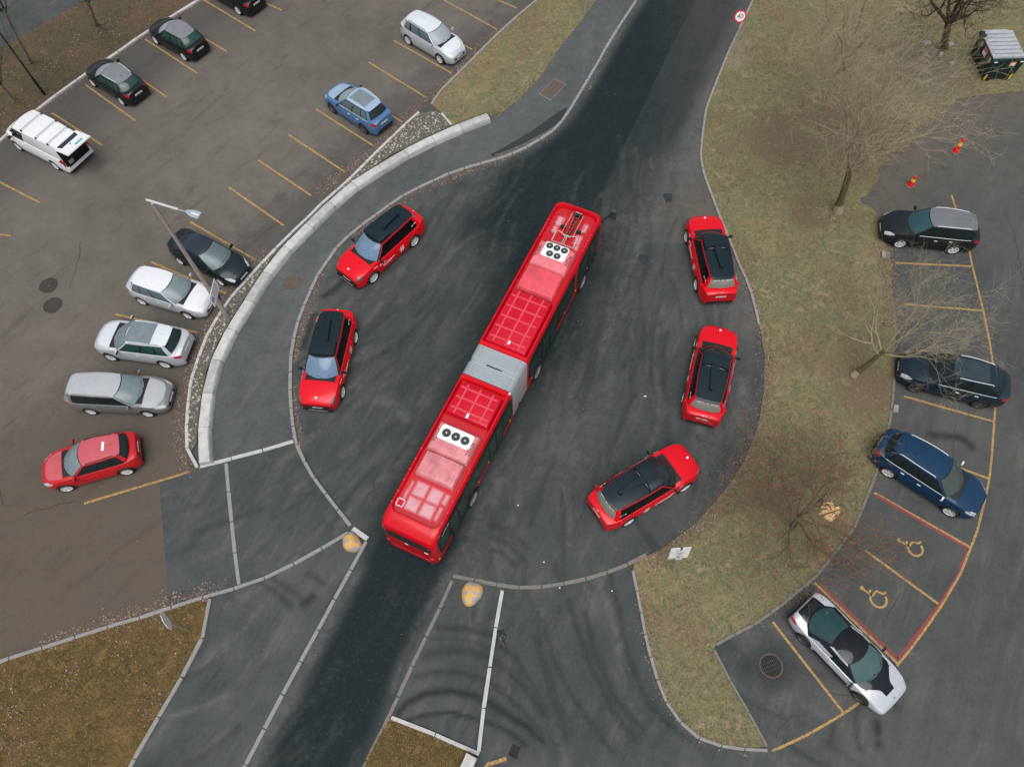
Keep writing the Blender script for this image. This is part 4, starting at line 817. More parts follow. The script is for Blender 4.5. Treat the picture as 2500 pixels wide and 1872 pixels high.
Car('parked_car', 'black minivan cut off by the top edge of the picture', 'minivan', CARS, L=4.75, W=1.86, H=1.75, wb=2.88, fo=.92, rw=.33, body=black_p, rt=.3, rb=.12, hood_r=1.05, belt_f=1.05, belt_r=1.08, yt=0.690, rails=M_black, hood_f=.85)
Car('parked_car', 'silver compact family car with kidney grille on its nose, parked by the upper verge', 'bmw', CARS, L=4.36, W=1.80, H=1.57, wb=2.69, fo=.84, rw=.33, body=silver_p, roofm=silver_f, hoodm=silver_f, wsm=frost_g, sidem=mist_g, wsb=.95, wst=1.75, rt=.52, rb=.2, yt=0.630, hood_r=1.03, belt_f=1.02, belt_r=1.08, hood_f=.80, rails=M_galv, win=((.05, .40), (.43, .73), (.78, .94)))
blue_p = paint('paint_blue', (.075, .165, .33), .1); blue_f = mat('frosted_blue_paint', (.27, .37, .51), .5, 0, .1, 2, coat=.3)
Car('parked_car', 'blue frost covered compact SUV backed up to the cobbled strip', 'mg', CARS, L=4.34, W=1.81, H=1.62, wb=2.6, fo=.86, rw=.34, body=blue_p, roofm=blue_f, hoodm=blue_f, wsm=frost_g, sidem=mist_g, rails=M_chrome, sunroof=(.18, .86, .7, grey_g), hood_r=1.02, belt_f=1.02, belt_r=1.08, hood_f=.84, rt=.62, yt=0.630, chrome=True, wdark=True)
prius = Car('parked_car', 'blue black wedge shaped hatchback beside the lamp post arm, pale headlights', 'prius', CARS, L=4.45, W=1.73, H=1.49, wb=2.72, fo=.90, rw=.30, body=teal_p, roofm=mat('roof_blue_black', (.012, .022, .035), .35, 0, .1, 2, coat=.6), wsm=mist_g, wsb=.88, wst=1.95, rt=1.15, rb=.28, hood_f=.76, roofdrop_r=.16, yt=0.570, hlm=mat('clouded_headlight', (.55, .58, .58), .3, 0, .1, 9, coat=.8), fin=False)
Car('parked_car', 'silver white hatchback parked behind the lamp post sign', 'focus', CARS, L=4.35, W=1.82, H=1.48, wb=2.64, fo=.90, rw=.32, body=silver_p, roofm=mat('frosted_white_paint', (.64, .66, .69), .5, 0, .05, 2, coat=.3), hoodm=MATS['frosted_white_paint'], wsm=grey_g, sidem=mist_g, rt=.55, wsb=1.05, wst=1.95, yt=0.620, fin=False)
Car('parked_car', 'pale silver SUV with dark panoramic roof, tail to the cobbled strip', 'suv', CARS, L=4.60, W=1.88, H=1.66, wb=2.76, fo=.86, rw=.345, body=silver_p, roofm=silver_f, hoodm=silver_f, wsm=grey_g, sidem=teal_g, sunroof=(.32, .98, .86, grey_g), rails=M_galv, hood_f=.86, hood_r=1.05, belt_f=1.04, belt_r=1.12, rt=.66, rb=.22, yt=0.650)
grey_p = paint('paint_grey', (.22, .225, .225), .45, .38)
Car('parked_car', 'grey estate car with frosted roof, nose to the cobbled strip', 'wagon', CARS, L=4.76, W=1.81, H=1.50, wb=2.72, fo=.94, rw=.315, body=grey_p, roofm=mat('frosted_grey_paint', (.36, .38, .40), .5, 0, .07, 2, coat=.3), hoodm=MATS['frosted_grey_paint'], wsm=grey_g, rt=.42, rb=.14, wst=2.0, yt=0.620, rails=M_galv, win=((.05, .36), (.385, .64), (.67, .93)))
kona = Car('parked_car', 'faded red crossover with a white sticker on its roof, lowest in the left row', 'kona', CARS, L=4.20, W=1.80, H=1.56, wb=2.62, fo=.83, rw=.335, body=paint('paint_red_crossover', (.46, .012, .018)), roofm=mat('frosted_red_paint', (.47, .085, .105), .5, 0, .08, 2, coat=.3), hoodm=MATS['frosted_red_paint'], wsm=grey_g, hood_f=.84, hood_r=1.02, belt_f=1.0, belt_r=1.07, rt=.6, yt=0.630, rails=M_black, clad=False)
q = kona.roofpt(kona.xrt + .45, 0); o = MB().box((0, 0, 0), (.42, .11, .02)).build('roof_sticker', M_sticker, kona.root); o.location = (q.x + .1, -.02, q.z + .018); o.rotation_euler = (0, 0, R(83))
Car('parked_car', 'black SUV with silver roof rails and ribbed grey roof, left of the traffic cones', 'outl', RIGHTC, L=4.68, W=1.81, H=1.70, wb=2.67, fo=.97, rw=.35, body=paint('paint_black_suv', (.010, .014, .017)), roofm=mat('frosted_black_roof', (.13, .14, .15), .45, 0, .15, 2, coat=.4), wsm=glass('blue_glass', (.03, .075, .09), .05), rails=M_chrome, chrome=True, hood_f=.9, hood_r=1.06, belt_f=1.05, belt_r=1.1, rt=.5, rb=.2, yt=0.650, mirror=M_black)
Car('parked_car', 'dark navy SUV under the bare tree with bright window trim', 'dsuv', RIGHTC, L=4.70, W=1.90, H=1.64, wb=2.86, fo=.87, rw=.355, body=paint('paint_navy', (.010, .022, .034)), rails=M_chrome, chrome=True, wdark=True, sunroof=(.22, .97, .74, glass('roof_glass', (.03, .045, .055), .06)), hood_f=.88, hood_r=1.06, belt_f=1.04, belt_r=1.12, rt=.75, rb=.25, yt=0.650)
Car('parked_car', 'glossy blue SUV reversed against the lawn kerb above the wheelchair bays', 'bsuv', RIGHTC, L=4.74, W=1.90, H=1.67, wb=2.86, fo=.86, rw=.35, body=paint('paint_deep_blue', (.004, .030, .075)), rails=M_chrome, chrome=True, clad=False, hood_f=.92, hood_r=1.08, belt_f=1.05, belt_r=1.12, rt=.58, rb=.24, yt=0.660, mirror=M_chrome, wsm=glass('dusk_glass', (.05, .065, .06), .06))

# the low sports coupe
blk = glass('black_panel', (.006, .008, .010), .08)
i8 = Car('sports_car', 'low silver and black sports coupe beside the red lined bays', 'i8', RIGHTC, 'sports car', L=4.69, W=1.95, H=1.28, wb=2.80, fo=.96, rw=.335, sill=.16, body=paint('paint_ice_silver', (.46, .485, .52), .25, .4), roofm=blk, gbody=blk, hood_f=.62, hood_r=.86, belt_f=.84, belt_r=.90, wsb=1.12, wst=2.02, rt=1.72, rb=.34, yt=.63, nf=.78, rf=.84, win=((.06, .50),), wsm=glass('coupe_glass', (.055, .10, .10), .05), rearm=glass('coupe_rear_glass', (.02, .055, .06), .05), wdark=True, spoiler=False, rsweep=.5, fin=True, roofdrop_r=.06, camber=.07, plates='', mirror=M_black, frontdrop=.16)
i8.patch('bonnet_panel', lambda x, v: i8.pt(x, .62 + .38 * (1 - abs(v)), 1 if v >= 0 else -1), i8.xwb - .32, i8.xf - .42, -.90, .90, .014, blk, 14, 14, shape=lambda a, b: (a, .5 + (b - .5) * (1 - .60 * sm((a - .18) / .62) - .08 * a)))
i8.patch('tail_panel', lambda x, v: i8.pt(x, .62 + .38 * (1 - abs(v)), 1 if v >= 0 else -1), i8.xr + .03, i8.xrb + .30, -.62, .62, .012, blk, 8, 10)
for sd in (1, -1):
    i8.patch('silver_buttress', lambda b, t, sd=sd: i8.side(b, t, sd), .03, 1.0, .86, 1.0, .02, i8.body, 14, 2)
    i8.patch('rear_quarter', lambda b, t, sd=sd: i8.side(b, t, sd), .55, .99, .02, .45, .012, i8.body, 8, 3)
    i8.patch('door_blade', lambda x, v, sd=sd: i8.pt(x, v, sd), -.9, .75, .18, .36, .02, mat('blade_black', (.02, .022, .025), .3), 8, 3, shape=lambda a, b: (a, b + .3 * a * (1 - b)))
MB().lathe([(.045, 0), (.045, .012), (1e-5, .014)], 16, 'Z', (i8.xf - .17, 0, i8.deck(i8.xf - .17) + .002)).build('badge', mat('blue_badge', (.10, .2, .42), .3, .3), i8.root)

# the van with its tailgate up
van = Car('delivery_van', 'white delivery van with roof bars and its tailgate lifted open', 'van', CARS, 'van', L=4.97, W=1.98, H=1.96, wb=2.98, fo=.96, rw=.335, body=paint('paint_van_white', (.68, .70, .72)), hood_f=.98, hood_r=1.16, belt_f=1.12, belt_r=1.14, wsb=.62, wst=1.45, rt=.03, rb=.02, rf=.93, rl=.4, yt=.80, win=((.02, .23),), rearm=False, wiper=True, spoiler=False, fin=False, camber=.035, roofdrop_r=.02, rsweep=.03, reardrop=.01, plates='f', mirror=M_black)
MB().box((van.xr - .004, 0, 1.08), (.03, 1.62, 1.32)).build('cargo_opening', M_under, van.root)  # black panel stands in for the unlit load space
MB().box((van.xr - .06, 0, .5), (.16, 1.8, .22), taper=.95).build('rear_bumper', van.body, van.root)
MB().box((van.xr - .07, 0, .63), (.14, 1.5, .04)).build('bumper_step', M_black, van.root)
MB().box((van.xr - .02, .45, .78), (.06, .3, .22)).build('cargo_crate', M_galv, van.root)
for sd in (1, -1):
    MB().box((van.xr - .03, sd * .90, 1.0), (.05, .08, .5)).build('rear_light_cluster', M_tail, van.root)
hx, hz = van.xr + .06, van.H - .04
tg = MB(); Mx = Matrix.Rotation(R(-8), 3, 'Y')
tgo = MB().box((-.62, 0, 0), (1.22, 1.66, .06), taper=.97).build('tailgate', van.body, van.root, 40); tgo.location = (hx, 0, hz); tgo.rotation_euler = (0, R(8), 0)
MB().add([(-.10, -.66, .036), (-.10, .66, .036), (-.46, .58, .036), (-.46, -.58, .036), (-.10, -.66, .030), (-.10, .66, .030), (-.46, .58, .030), (-.46, -.58, .030)], [(0, 1, 2, 3), (0, 4, 5, 1), (1, 5, 6, 2), (2, 6, 7, 3), (3, 7, 4, 0)]).build('tailgate_window', glass('van_glass', (.02, .03, .035)), tgo)
o = MB().box((0, 0, 0), (.16, .5, .006)).build('green_sticker', mat('sticker_green', (.02, .30, .24), .5), tgo); o.location = (-.95, -.22, .034)
m = MB()
for k in range(7): m.box((.01 * (k % 2), -.18 + k * .06, .004), (.06, .035, .004))
m.build('sticker_lettering', mat('sticker_pale', (.25, .6, .52), .5), o)
o = MB().box((-.62, .1, .038), (.05, .1, .02)).build('tailgate_handle', M_black, tgo)
for x in (.08, -1.05, -1.95):
    o = MB().tube([(x, -.76, van.H + .075), (x, .76, van.H + .075)], .018, 6).build('roof_bar', M_galv, van.root)
    for sd in (1, -1): MB().box((x, sd * .74, van.H + .03), (.09, .07, .11), taper=.7).build('bar_foot', M_black, o)

# ---------------------------------------------------------------- the five red test cars
red_p = mat('paint_red', (.64, .003, .012), .3, 0, .03, 3, coat=.35, crough=.05, spec=.2); nio_blk = mat('paint_gloss_black', (.008, .018, .024), .25, 0, .05, 3, spec=.35)
M_ledge = mat('sensor_opening', (.25, .22, .19), .5)
def sensor_car(key, label, refl, steer=0.):
    c = Car('test_car', label, key, 'red test cars round the bus', L=5.02, W=1.96, H=1.74, wb=3.01, fo=.94, rw=.37, ww=.24, body=red_p, roofm=nio_blk, gbody=red_p, clad=False, hood_f=.98, hood_r=1.10, belt_f=1.07, belt_r=1.14, wsb=1.16, wst=2.02, rt=.55, rb=.22, yt=.655, wstyle=(5, True), mirror=nio_blk, wsm=glass('sky_reflection_glass', (.13, .20, .30), .08) if refl else glass('dark_glass', (.02, .028, .03), .04), sidem=glass('privacy_glass', (.004, .005, .006), .05), rearm=glass('sky_reflection_rear_glass', (.20, .19, .17), .12), win=((.04, .36), (.385, .64), (.665, .93)), steer=steer, camber=.04, plates='rf', nf=.80, rf=.80, fl=.95, wss=.995, fin=False, hlm=mat('dark_headlight', (.10, .08, .08), .12, coat=.6))  # sky reflections painted into the pale windscreen and rear glass colours
    r = c.root
    MB().box((c.xf + .015, 0, .36), (.10, 1.46, .2), taper=.9).build('front_splitter', M_black, r); MB().box((c.xf + .055, 0, .29), (.04, .9, .035)).build('skid_plate', M_galv, r)
    for sd in (1, -1): MB().box((c.xf - .05, sd * .62, .60), (.14, .34, .10), taper=.8).build('bumper_vent', M_black, r)
    # roof pod: wide hood that narrows into a long spine
    z0 = c.H - .015; x0 = c.xwt - .10; vs = []; fs = []
    prof = [(0, .0), (.30, .055), (.62, .125), (.66, .125)]
    pod = MB(); n = 8; rows = []
    for xx, hh in ((x0 + .06, .15), (x0 + .02, .20), (x0 - .30, .215), (x0 - .62, .20), (x0 - .66, .02)):
        row = []
        for k in range(n + 1):
            y = -.60 + 1.2 * k / n; e = 1 - abs(y / .6) ** 6 * .35; row.append((xx - (.05 * (y / .6) ** 2), y, z0 + hh * e))
        rows.append(row)
    vs = [v for row in rows for v in row]; fs = [(i * (n + 1) + j, i * (n + 1) + j + 1, (i + 1) * (n + 1) + j + 1, (i + 1) * (n + 1) + j) for i in range(4) for j in range(n)]
    nb = len(vs); base = [(x0 - .05 * (y / .6) ** 2, y, z0 - .06) for y in [-.60 + 1.2 * k / n for k in range(n + 1)]]; vs += base
    fs += [(j + 1, j, nb + j, nb + j + 1) for j in range(n)]
    for sdk, col in ((1, 0), (-1, n)):
        b0 = len(vs); vs += [(rows[i][col][0], rows[i][col][1], z0 - .06) for i in range(5)]
        q = [(i * (n + 1) + col, (i + 1) * (n + 1) + col, b0 + i + 1, b0 + i) for i in range(4)]; fs += q if sdk > 0 else [tuple(reversed(f)) for f in q]
    pod_o = mkmesh('roof_pod', vs, [tuple(reversed(f)) for f in fs], nio_blk, r, 35)
    MB().box((x0 + .015, 0, z0 + .04), (.03, 1.0, .05)).build('front_sensor_slot', M_black, pod_o)
    for sd in (1, -1): MB().box((x0 - .668, sd * .36, z0 + .05), (.02, .36, .05)).build('rear_vent', M_ledge, pod_o)
    sp = MB(); L0, L1 = x0 - .55, x0 - 1.78
    sp.add([(L0, -.19, z0 + .17), (L0, .19, z0 + .17), (L1, .06, z0 + .15), (L1, -.06, z0 + .15), (L0, -.20, z0 - .02), (L0, .20, z0 - .02), (L1, .065, z0 - .05), (L1, -.065, z0 - .05)], [(0, 1, 2, 3), (1, 5, 6, 2), (3, 2, 6, 7), (0, 3, 7, 4)])
    sp.build('spine', nio_blk, pod_o)
    MB().box((L1 - .02, 0, z0 + .08), (.16, .17, .2), taper=.75).build('rear_sensor', M_black, pod_o)
    for sd in (1, -1):   # roof panel lines, side sensors, logos, lettering
        MB().tube([c.roofpt(x, sd * .58) + Vector((0, 0, .008)) for x in np.linspace(c.xwt - .3, c.xrt + .2, 6)], .010, 4).build('roof_seam', M_black, r)
        q = c.pt(c.xr + .62, .60, sd); MB().box((0, 0, 0), (.14, .12, .07), taper=.6).build('side_sensor', red_p, r).location = (q.x, q.y + sd * .04, q.z + .0)
        q = c.pt(-.62, .36, sd); xd = (-1, 0, .0) if sd > 0 else (1, 0, 0)
        put_text('#', .52, frame((q.x, q.y + sd * .016, q.z + .02), xd, (0, -.08 * sd, 1)), M_sticker, r, 'hash_logo')
        m = MB()
        for row, (xa, xb, z) in enumerate(((.95, .62, .82), (.74, -.10, .66), (.74, .12, .58), (1.10, 1.30, .88))):
            x = max(xa, xb)
            while x > min(xa, xb):
                w = random.uniform(.04, .12); q = c.pt(x - w / 2, .38, sd); m.box((x - w / 2, sd * (abs(c.pt(x, .36, sd).y) + .012), z), (w, .006, .07 if row in (0, 3) else .04)); x -= w + .025
        tag(m.build('door_lettering', M_sticker, r), kind='stuff')
        m = MB()
        q = c.side(.86, .42, sd); m.box((q.x, q.y + sd * .012, q.z), (.09, .008, .09)); m.box((q.x - sd * 0 - .17, q.y + sd * .012 - sd * .02, q.z + .0), (.2, .008, .05)); tag(m.build('window_sticker', M_sticker, r), kind='stuff')
    m = MB()
    for y, w in ((-.42, .12), (-.24, .2), (.0, .12), (.30, .3)): 
        p = c.rear(y / .66, .78); m.box((p.x - .016, y, p.z), (.012, w, .05))
    tag(m.build('rear_window_sticker', M_sticker, r), kind='stuff')
    q = c.pt(c.xf - .26, 1.0); MB().lathe([(.05, 0), (.05, .012), (.028, .012), (.028, .004), (1e-5, .004)], 16, 'Z', (q.x, 0, q.z + .008)).build('badge', M_sticker, r)
    p = c.deck(c.xr); MB().lathe([(.045, 0), (.045, .012), (1e-5, .012)], 14, 'Z', (c.xr + .05, 0, p + .002)).build('badge', M_sticker, r)
    return c
sensor_car('n1', 'red test car with black roof pod, topmost on the left of the bus', True)
sensor_car('n2', 'red test car with black roof pod heading straight down beside the left kerb', True)
sensor_car('n3', 'red test car with black roof pod, topmost on the right by the lawn', False)
sensor_car('n4', 'red test car with black roof pod, middle one of three on the right', False)
sensor_car('n5', 'red test car with black roof pod turning at the lower right of the bus', False)
# ---------------------------------------------------------------- articulated bus
def bus():
    bx, by, bh = D['bus']
    root = empty('articulated_bus', (bx, by, 0), R(bh), 'red articulated electric bus with roof pantograph and grey bellows in the middle', 'bus')
    body_m = mat('bus_red', (.56, .0035, .011), .36, 0, .10, 1.1, coat=.3, crough=.08, spec=.2)
    pink_m = mat('frosted_bus_red', (.58, .20, .22), .55, 0, .28, 1.6, coat=.2); pink2 = mat('strap_red', (.60, .055, .08), .45, 0, .05)
    box_m = mat('roof_box_red', (.52, .004, .022), .4, 0, .1, 2, coat=.2, spec=.2)
    floor_m = mat('roof_floor_red', (.50, .006, .022), .45, 0, .1, 1.5, coat=.3)
    win_m = glass('bus_glass', (.006, .009, .010), .05); cab_m = glass('bus_green_glass', (.012, .04, .034), .06)
    white_m = mat('fan_plate_white', (.70, .73, .72), .5)
    def shell(name, xa, xb, ra, rb, levels):
        """loft of rounded plan rings; levels = (z, side inset, inset at b end, inset at a end)"""
        vs = []; fs = []; n = 6; cnt = None
        for z, s, ib, ia in levels:
            W = 1.255 - s; B = xb - ib; A = xa + ia; ring = []
            for cx, cy, r, a0 in ((B, W, rb, 0), (A, W, ra, 90), (A, -W, ra, 180), (B, -W, rb, 270)):
                sx = -1 if a0 in (0, 270) else 1; sy = -1 if cy > 0 else 1
                for k in range(n + 1):
                    t = R(a0 + 90 * k / n); ring.append((cx + sx * r + r * math.cos(t), cy + sy * r + r * math.sin(t), z))
            cnt = len(ring); vs += ring
        for i in range(len(levels) - 1):
            for k in range(cnt):
                k2 = (k + 1) % cnt; fs.append((i * cnt + k, i * cnt + k2, (i + 1) * cnt + k2, (i + 1) * cnt + k))
        fs.append(tuple(range((len(levels) - 1) * cnt, len(levels) * cnt)))
        return mkmesh(name, vs, fs, body_m, root, 30)
    F0, F1, R0, R1 = -1.02, 8.32, -10.10, -2.62
    shell('front_body', F0, F1, .04, .42, [(.30, .05, .10, 0), (.42, .01, .02, 0), (.95, 0, 0, 0), (1.9, .0, .06, 0), (2.6, .01, .17, 0), (2.86, .03, .26, 0), (3.0, .07, .36, .01), (3.06, .11, .44, .03), (3.07, .165, .52, .20), (3.0, .195, .55, .24), (2.82, .20, .56, .25)])
    shell('rear_body', R0, R1, .30, .04, [(.30, .05, 0, .10), (.42, .01, 0, .02), (.95, 0, 0, 0), (1.9, 0, 0, .03), (2.5, .01, 0, .08), (2.80, .03, 0, .20), (2.97, .07, .01, .42), (3.05, .11, .03, .66), (3.06, .165, .20, .78), (3.0, .195, .24, .81), (2.82, .20, .25, .82)])
    # roof floors, the rear one with dried frost patches
    def floor(x0, x1, patches):
        nx, ny = int((x1 - x0) / .05), 38; vs = []; fs = []; col = []
        for i in range(nx + 1):
            for j in range(ny + 1):
                x, y = x0 + (x1 - x0) * i / nx, -1.03 + 2.06 * j / ny; vs.append((x, y, 2.83)); f = 0
                for cx, cy, hx, hy in patches:
                    d = max(abs(x - cx) - hx, abs(y - cy) - hy); f = max(f, sm(1 - (d + .09) / .16))
                col += [f, f, f, 1]
        for i in range(nx):
            for j in range(ny): a = i * (ny + 1) + j; fs.append((a, a + ny + 1, a + ny + 2, a + 1))
        o = mkmesh('roof_floor', vs, fs, floor_m2, root); at = o.data.attributes.new('frost', 'FLOAT_COLOR', 'POINT'); at.data.foreach_set('color', np.array(col, np.float32)); return o
    floor_m2, nt, b = nodes_mat('bus_roof_floor'); at = nt.nodes.new('ShaderNodeAttribute'); at.attribute_name = 'frost'
    nz = noise(nt, pos(nt), 2.2, 5, .6); f = math_(nt, 'MULTIPLY', at.outputs['Fac'], rng_(nt, nz, .2, .6, .65, .95))
    nt.links.new(mixc(nt, f, (.46, .003, .011), (.60, .33, .37)), b.inputs['Base Color']); b.inputs['Roughness'].default_value = .42; b.inputs['Coat Weight'].default_value = .4
    floor(2.2, 7.72, [(6.9, .62, .28, .16), (6.2, -.62, .3, .14), (7.0, -.66, .25, .1), (6.35, .66, .2, .1), (5.75, -.7, .15, .1)])
    floor(-9.26, -4.6, [(-8.05, .36, .30, .27), (-8.05, -.30, .30, .27), (-8.72, .36, .28, .27), (-8.72, -.30, .28, .27), (-8.0, -.76, .22, .09), (-8.65, -.76, .28, .06), (-8.05, .80, .2, .04), (-8.5, .82, .25, .05)])
    for x0, x1, yy in ((-9.1, -7.75, .70), (-9.1, -7.75, -.62), (5.45, 7.4, .52), (5.45, 7.4, -.62)): MB().box(((x0 + x1) / 2, yy, 2.84), (x1 - x0, .03, .02)).build('roof_rib', pink2, root)
    for k, (x, y) in enumerate(((7.25, .80), (6.65, .80), (6.1, .80), (5.55, .80), (7.6, .45))): MB().lathe([(.05, 0), (.05, .03), (1e-5, .03)], 12, 'Z', (x, y, 2.83)).build('roof_bolt', mat('bolt_brown', (.10, .05, .035), .6), root)
    for sd in (1, -1):
        for k in range(12):
            x = 5.6 + k * .19 if k < 6 else -9.0 + (k - 6) * .5
            MB().box((x, sd * 1.12, 3.066), (.05, .07, .03)).build('parapet_clip', pink2, root)
    # roof boxes
    def roof_box(name, x0, x1, hw, z1, m, r=.10):
        vs = []; fs = []; prof = [(hw, 2.80), (hw, z1 - .12), (hw - .05, z1 - .03), (hw - .14, z1), (0, z1 + .025)]
        half = prof + [(-y, z) for y, z in reversed(prof[:-1])]; n = len(half)
        for x, dz in ((x0, .12), (x0 + .06, .02), (x0 + .14, 0), (x1 - .14, 0), (x1 - .06, .02), (x1, .12)): vs += [(x, y, max(2.80, z - (dz if z > 2.9 else 0))) for y, z in half]
        for i in range(5):
            for j in range(n - 1): fs.append((i * n + j, i * n + j + 1, (i + 1) * n + j + 1, (i + 1) * n + j))
        fs += [tuple(reversed(range(n))), tuple(range(5 * n, 6 * n))]
        return mkmesh(name, vs, [tuple(reversed(f)) for f in fs], m, root, 35)
    def straps(bo, x0, x1, z, xs, ys):
        for y in ys: MB().box(((x0 + x1) / 2, y, z + .022), (x1 - x0 - .12, .085, .022)).build('strap', pink2, bo)
        for x in xs: MB().box((x, 0, z + .018), (.085, 1.74, .024)).build('strap', pink2, bo)
    b1 = roof_box('battery_box', -.78, 2.24, 1.0, 3.16, box_m); straps(b1, -.78, 2.24, 3.16, [-.45, .12, .70, 1.28, 1.86], [.60, .0, -.60])
    MB().box((-.50, -.10, 3.20), (.18, .09, .012)).build('label_plate', M_sticker, b1)
    b2 = roof_box('battery_box', -4.62, -3.05, 1.0, 3.16, box_m); straps(b2, -4.62, -3.05, 3.16, [-4.30, -3.78, -3.30], [.60, 0, -.60])
    MB().box((-4.45, .0, 3.20), (.22, .10, .012)).build('label_plate', M_sticker, b2)
    a1 = roof_box('air_conditioner', 3.80, 5.27, .90, 3.22, mat('frosted_bus_red_b', (.66, .16, .19), .5, 0, .22, 1.4, coat=.2)); a1b = roof_box('front_roof_cover', 2.36, 3.78, .90, 3.20, mat('frosted_bus_cover', (.64, .075, .10), .42, 0, .25, 1.2, coat=.25))
    a2 = roof_box('air_conditioner', -6.42, -5.08, .92, 3.22, pink_m); a2b = roof_box('rear_roof_cover', -7.56, -6.44, .86, 3.17, pink_m)
    for y in (-.5, -.17, .17, .5): MB().box((-7.0, y, 3.185), (.85, .09, .035), taper=.85).build('cover_rib', pink_m, a2b)
    for x, bo in ((2.5, a1b), (3.65, a1b), (-6.55, a2b), (-7.45, a2b)):
        for y in (-.7, .7, .0): MB().lathe([(.018, 0), (.018, .02), (1e-5, .02)], 8, 'Z', (x, y, 3.17)).build('screw', M_black, bo)
    def fan_plate(bo, x0, x1, hy, fans, r, z):
        pts = []
        for cx, cy, a0 in ((x1 - .12, hy - .12, 0), (x0 + .12, hy - .12, 90), (x0 + .12, -hy + .12, 180), (x1 - .12, -hy + .12, 270)):
            pts += [(cx + .12 * math.cos(R(a0 + 22.5 * k)), cy + .12 * math.sin(R(a0 + 22.5 * k))) for k in range(5)]
        MB().prism(pts, z - .12, z + .03).build('fan_plate', white_m, bo)
        for x, y in fans:
            f = MB().lathe([(r, 0), (r, .02), (r * .93, .025), (r * .9, .006), (1e-5, .006)], 22, 'Z', (x, y, z + .03)).build('fan', mat('fan_grey', (.035, .045, .045), .5), bo, 30)
            for k in range(5):
                a = 2 * math.pi * k / 5; MB().box((x + .4 * r * math.cos(a), y + .4 * r * math.sin(a), z + .047), (.62 * r, .26 * r, .012), a).build('fan_blade', mat('fan_blade_grey', (.05, .065, .065), .4), f)
            MB().lathe([(r * .22, 0), (r * .22, .03), (1e-5, .03)], 10, 'Z', (x, y, z + .035)).build('fan_hub', mat('fan_hub_pale', (.5, .52, .52), .5), f)
    fan_plate(a1, 4.40, 5.26, .60, [(5.05, .37), (5.05, 0), (5.05, -.38), (4.62, .19), (4.62, -.19)], .165, 3.225)
    fan_plate(a2, -5.86, -5.18, .74, [(-5.52, .43), (-5.52, 0), (-5.52, -.43)], .185, 3.225)
    for bo, x in ((a1, 4.6), (a2, -5.75)):
        for sd in (1, -1): put_text('25526', .26, frame((x, sd * .80, 3.215), (-sd, 0, 0), (0, -sd * .93, .36)), M_black, bo, 'fleet_number')
    # pantograph
    pg = MB(); pg.box((6.75, -.10, 2.99), (1.2, .16, .10), taper=.9); pn = pg.build('pantograph', mat('pantograph_black', (.02, .022, .024), .45), root)
    silv = mat('pantograph_silver', (.55, .55, .53), .35, .5); cop = mat('copper_braid', (.45, .24, .14), .4, .5)
    for k in range(5):
        m = MB(); x = 6.3 + k * .22; m.add([(x, -.15, 3.045), (x + .13, -.15, 3.045), (x + .065, -.05, 3.045)], [(0, 1, 2)]); m.build('lattice_cutout', box_m, pn)
    MB().box((7.45, -.10, 3.02), (.16, .42, .14)).build('base_crossbeam', M_black, pn); MB().box((7.53, -.10, 3.06), (.05, .36, .10)).build('base_plate', mat('plate_grey', (.3, .3, .3), .5), pn)
    for sd in (1, -1):
        MB().tube([(7.42, -.1 + sd * .27, 3.1), (6.05, -.1 + sd * .30, 3.12)], .018, 6).build('push_rod', silv, pn)
        MB().tube([(7.45, -.1 + sd * .12, 3.12), (7.2, -.1 + sd * .13, 3.15), (6.2, -.1 + sd * .06, 3.12), (6.0, -.1 + sd * .02, 3.14)], .010, 5).build('braid', cop, pn)
        MB().box((6.55, -.1 + sd * .40, 2.98), (.14, .24, .12)).build('support_foot', M_black, pn)
        MB().lathe([(.04, 0), (.04, .1), (1e-5, .1)], 10, 'Z', (6.62, -.1 + sd * .55, 2.92)).build('insulator', mat('insulator_buff', (.5, .4, .3), .5), pn)
        MB().tube([(6.0, -.1 + sd * .12, 3.16), (6.08, -.1 + sd * .45, 3.20), (6.0, -.1 + sd * .56, 3.16), (5.52, -.1 + sd * .56, 3.12)], .016, 6).build('bow_horn', mat('bow_pale', (.6, .58, .52), .4), pn)
        MB().tube([(5.95, -.1 + sd * .04, 3.14), (5.45, -.1 + sd * .05, 3.12)], .02, 6).build('bow_stem', silv, pn)
        MB().box((5.75, -.1 + sd * .55, 3.10), (.55, .03, .03)).build('bow_side', silv, pn)
    MB().box((5.46, -.10, 3.11), (.035, 1.12, .04)).build('contact_strip', silv, pn); MB().box((5.98, -.10, 3.15), (.07, .34, .05)).build('bow_head', silv, pn)
    MB().tube([(6.1, -.1, 3.12), (6.0, -.22, 3.13), (5.85, -.05, 3.13)], .012, 5).build('braid', cop, pn)
    # hatch at the back
    h = MB().box((-8.88, .82, 2.93), (.30, .30, .05)).build('roof_hatch', box_m, root)
    for dx, dy, lx, ly in ((.15, 0, .03, .33), (-.15, 0, .03, .33), (0, .15, .33, .03), (0, -.15, .33, .03)): MB().box((-8.88 + dx, .82 + dy, 2.955), (lx, ly, .03)).build('hatch_frame', M_sticker, h)
    # bellows
    rings = []; nr = 30
    def sect(x, w, zt):
        pts = []; r = .16
        for cx, cz, a0 in ((w - r, zt - r, 0), (-w + r, zt - r, 90)):
            pts += [(x, cx + r * math.cos(R(a0 + 18 * k)), cz + r * math.sin(R(a0 + 18 * k))) for k in range(6)]
        return [(x, w, .36)] + pts + [(x, -w, .36)]
    vs = []; fs = []
    for i in range(nr + 1):
        x = F0 + (R1 - F0) * i / nr; o_ = .0 if i % 2 else .085; mid = -.03 if abs(i - nr / 2) < 2 else 0
        vs += sect(x, 1.12 + o_ + mid, 2.94 + o_ + mid)
    n = len(sect(0, 1, 2))
    for i in range(nr):
        for j in range(n - 1): fs.append((i * n + j, i * n + j + 1, (i + 1) * n + j + 1, (i + 1) * n + j))
